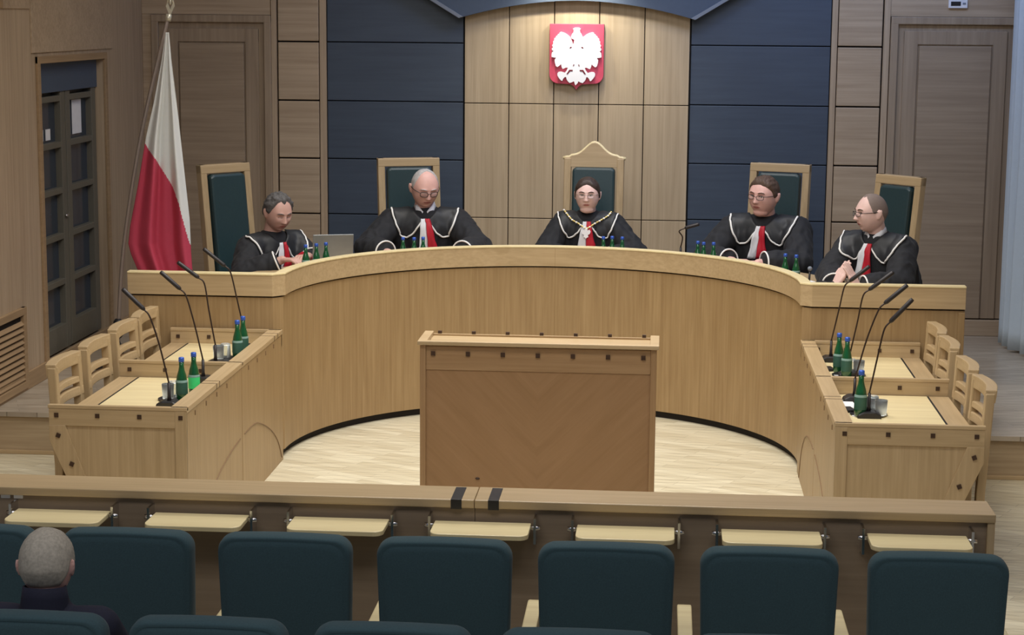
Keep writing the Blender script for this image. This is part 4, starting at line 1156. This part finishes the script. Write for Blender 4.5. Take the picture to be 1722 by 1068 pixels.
    if shirt:
        for sg in (-1, 1):
            P = [nb+V((sg*x*s, y*s, z*s)) for x, y, z in ((.062, -.005, .050), (.050, -.045, .035), (.012, -.078, -.008), (.030, -.085, -.045), (.060, -.055, -.005), (.072, -.005, .020))]
            ob = MB().add(P, [(0, 1, 4, 5), (1, 2, 3, 4)] if sg > 0 else [(5, 4, 1, 0), (4, 3, 2, 1)], True).build('shirt_collar', M['shirt'], root)
            md = ob.modifiers.new('t', 'SOLIDIFY'); md.thickness = .005*s
    root['_proj'] = 0; del root['_proj']
    return root, proj, s

H1 = dict(style='receding', t=.015, m=M['hair_grey'], brow=M['hair_grey'], rough=.6)
j1 = person('judge at the left end, grey hair, head bowed, beside the silver laptop', (-2.93, 13.50), 48, (-2.722, 13.30, 1.548), 1.10, 42, 20, 0,
    [dict(w=(-2.66, 13.02, 1.125), d=(.75, -.25, .05), out=.9, curl=(25, 30)), dict(w=(-2.50, 13.16, 1.135), d=(-.35, -.75, .05), out=.8, curl=(35, 30))],
    dict(nose=1.1), H1, M['skin_tan'], None, looking_down=True, seat=.40, robe_w=1.0)
j2 = person('bald judge with glasses looking down, left of the centre', (-1.80, 14.30), 8, (-1.760, 14.02, 1.682), 1.18, 24, 21, 0,
    [dict(w=(-1.99, 13.62, 1.11), d=(.45, -.8, 0), out=1.1), dict(w=(-1.47, 13.66, 1.115), d=(-.5, -.7, 0), out=1.1)],
    dict(wide=1.04), dict(style='fringe', t=.005, m=M['hair_white'], brow=M['hair_white']), M['skin_pink'], (M['frame_dark'], .0022, .024, .017), looking_down=True, shirt=True, shoulder_w=.22, robe_w=1.08, seat=.44, jabot_shift=.02)
j3 = person('woman judge in the centre, dark hair pulled back, wearing a chain of office', (-.545, 14.45), -2, (-.560, 14.22, 1.628), 1.06, -3, 2, 0,
    [dict(w=(-.66, 13.98, 1.06), d=(.5, -.5, -.1), out=1.1), dict(w=(-.40, 13.98, 1.06), d=(-.5, -.5, -.1), out=1.1)],
    dict(wide=1.02, jaw=.13, nose=.85, dbl=1), dict(style='woman', t=.011, m=M['hair_brown'], brow=M['hair_brown'], bun=1, rough=.15), M['skin_pale'], (M['frame_thin'], .0014, .022, .014), seat=.42, robe_w=1.05, jabot_len=.19, shoulder_w=.195)
def chain(pers):
    root, proj, s = pers
    pts = [proj(x, z, .028*s) for x, z in ((-.175, .045), (-.14, .005), (-.10, -.030), (-.055, -.065), (-.012, -.095), (.012, -.095), (.055, -.062), (.10, -.025), (.14, .01), (.17, .045))]
    P = spline(pts, 6); m = MB()
    m.tube(P, .0045*s, 6)
    c = m.build('chain_of_office', M['gold'], root)
    for i in range(0, len(P), 2):
        MB().ell(P[i], (.009*s, .005*s, .007*s), 10, 6).build('chain_link', M['gold'] if i % 4 else M['eagle'], c)
    p0 = proj(-.006, -.13, .034*s)
    e = [(0, .030), (.010, .026), (.008, .016), (.022, .022), (.030, .010), (.024, -.006), (.012, -.012), (.016, -.026), (.006, -.030), (0, -.038)]
    e = e+[(-x, z) for x, z in e[::-1][1:-1]]
    MB().prism([(p0.x+x*s*1.1, p0.z+z*s*1.1) for x, z in e], 'y', p0.y-.004, p0.y+.004).build('pendant', M['eagle'], c)
chain(j3)
j4 = person('brown-haired judge with dark glasses looking to the left, right of the centre', (.80, 14.10), -17, (.748, 13.86, 1.69), 1.18, -34, 4, 3,
    [dict(w=(.52, 13.60, 1.10), d=(.85, -.1, 0), out=1.2), dict(w=(.70, 13.50, 1.10), d=(-.85, .1, 0), out=1.2)],
    dict(wide=1.05, jaw=.18, dbl=1), dict(style='full', t=.009, m=M['hair_sand'], brow=M['hair_sand'], rough=.5), M['skin_pink'], (M['frame_dark'], .0018, .023, .013), seat=.44, robe_w=1.1, shoulder_w=.22, jabot_len=.20, jabot_shift=-.02)
j5 = person('judge at the right end with shaven head and glasses, seen nearly in profile, fingertips joined', (1.62, 13.05), -34, (1.418, 12.93, 1.662), 1.10, -72, 4, 0,
    [dict(w=(1.165, 12.60, 1.07), d=(.42, .02, .80), up=(-.6, -.5, .3), side=(-.4, .1, .8), out=1.0, curl=(0, 4), spread=.88), dict(w=(1.315, 12.55, 1.07), d=(-.42, .06, .80), up=(.7, -.5, .3), side=(.2, .1, .8), out=1.0, curl=(0, 4), spread=.88)],
    dict(nose=1.15), dict(style='stubble', t=.0025, m=M['hair_stub'], brow=M['hair_sand'], rough=.1), M['skin_pale'], (M['frame_dark'], .0018, .022, .013), seat=.42, robe_w=1.05, shirt=True, jabot_len=.22, jabot_shift=-.03)
person('spectator with short grey hair and dark navy jacket, seen from behind', (-1.86, 5.56), 180, (-1.905, 5.60, 1.235), .93, 186, 4, 0,
    [dict(w=(-1.70, 5.95, .60), d=(-.3, .8, -.1), out=.5), dict(w=(-2.02, 5.95, .60), d=(.3, .8, -.1), out=.5)],
    dict(wide=1.03), dict(style='full', t=.010, m=M['hair_ash'], brow=M['hair_ash'], rough=.15), M['skin_pink'], None, dress='jacket', seat=.50, floor_z=0)
#>PEOPLE

# ------------------------------------------------------------------ lights
def area(name, loc, size, power, color, rot=(0,0,0), spread=180, sy=None):
    l = bpy.data.lights.new(name, 'AREA'); l.energy = power; l.color = color; l.size = size
    if sy: l.shape = 'RECTANGLE'; l.size_y = sy
    l.spread = math.radians(spread)
    o = bpy.data.objects.new(name, l); COL.objects.link(o); o.location = loc; o.rotation_euler = rot; return o
def spot(name, loc, target, power, color, ang, blend=.5, r=.05):
    l = bpy.data.lights.new(name, 'SPOT'); l.energy = power; l.color = color; l.spot_size = math.radians(ang); l.spot_blend = blend; l.shadow_soft_size = r
    o = bpy.data.objects.new(name, l); COL.objects.link(o); o.location = loc
    o.rotation_euler = (V(target)-V(loc)).to_track_quat('-Z', 'Y').to_euler(); return o
warm = (1, .95, .87)
area('court_light', (-.75, 10.3, 5.1), 2.6, 105, warm, spread=105, sy=2.4)
area('bench_light', (-.75, 13.0, 5.1), 3.6, 66, warm, spread=110, sy=1.0)
area('front_light', (-.7, 7.3, 5.1), 6.5, 62, warm, rot=(math.radians(24), 0, 0), spread=110, sy=.8)
area('face_light', (-.8, 9.0, 5.0), 2.0, 26, (1, .96, .95), rot=(math.radians(50), 0, 0), spread=120, sy=.8)
for x in (-.895, -.555):
    spot('crest_light', (x, 15.14, 3.16), (x, 15.5, 2.55), 20, (1, .93, .76), 125, .9, .02)
    spot('centre_wall_light', (x*1.0, 14.2, 4.6), (x, 15.5, 2.2), 44, (1, .93, .80), 52, .9, .1)
area('hall_fill_light', (-.8, 3.2, 5.0), 4, 90, (1, .96, .92), rot=(math.radians(38), 0, 0), sy=1.5)  # unseen fill added over the audience to brighten seat backs and barrier front
area('cool_light', (1.5, 13.2, 4.7), 4, 75, (.36, .54, 1), rot=(math.radians(75), 0, 0), sy=.5)
w = bpy.data.worlds.new('World'); SC.world = w; w.use_nodes = True
bg = w.node_tree.nodes['Background']; bg.inputs[0].default_value = (.70, .80, 1, 1); bg.inputs[1].default_value = .16

# ------------------------------------------------------------------ camera
cam = bpy.data.cameras.new('camera'); co = bpy.data.objects.new('camera', cam); COL.objects.link(co)
cam.sensor_width = 36; cam.lens = 3167.63/1722*36; cam.clip_end = 100
Rw = ((.99674906, .02069768, -.07786472), (.0801624, -.15783915, .98420567), (.00808068, -.9872479, -.1589852))
co.matrix_world = Matrix(((Rw[0][0], -Rw[0][1], -Rw[0][2], 0), (Rw[1][0], -Rw[1][1], -Rw[1][2], 0), (Rw[2][0], -Rw[2][1], -Rw[2][2], 2.85), (0, 0, 0, 1)))
SC.camera = co
vs_ = SC.view_settings; vs_.view_transform = 'Standard'; vs_.look = 'None'; vs_.gamma = 1; vs_.use_curve_mapping = False; vs_.exposure = -.24
SC.cycles.use_denoising = True
for o in SC.objects:
    if '_o' in o: del o['_o']
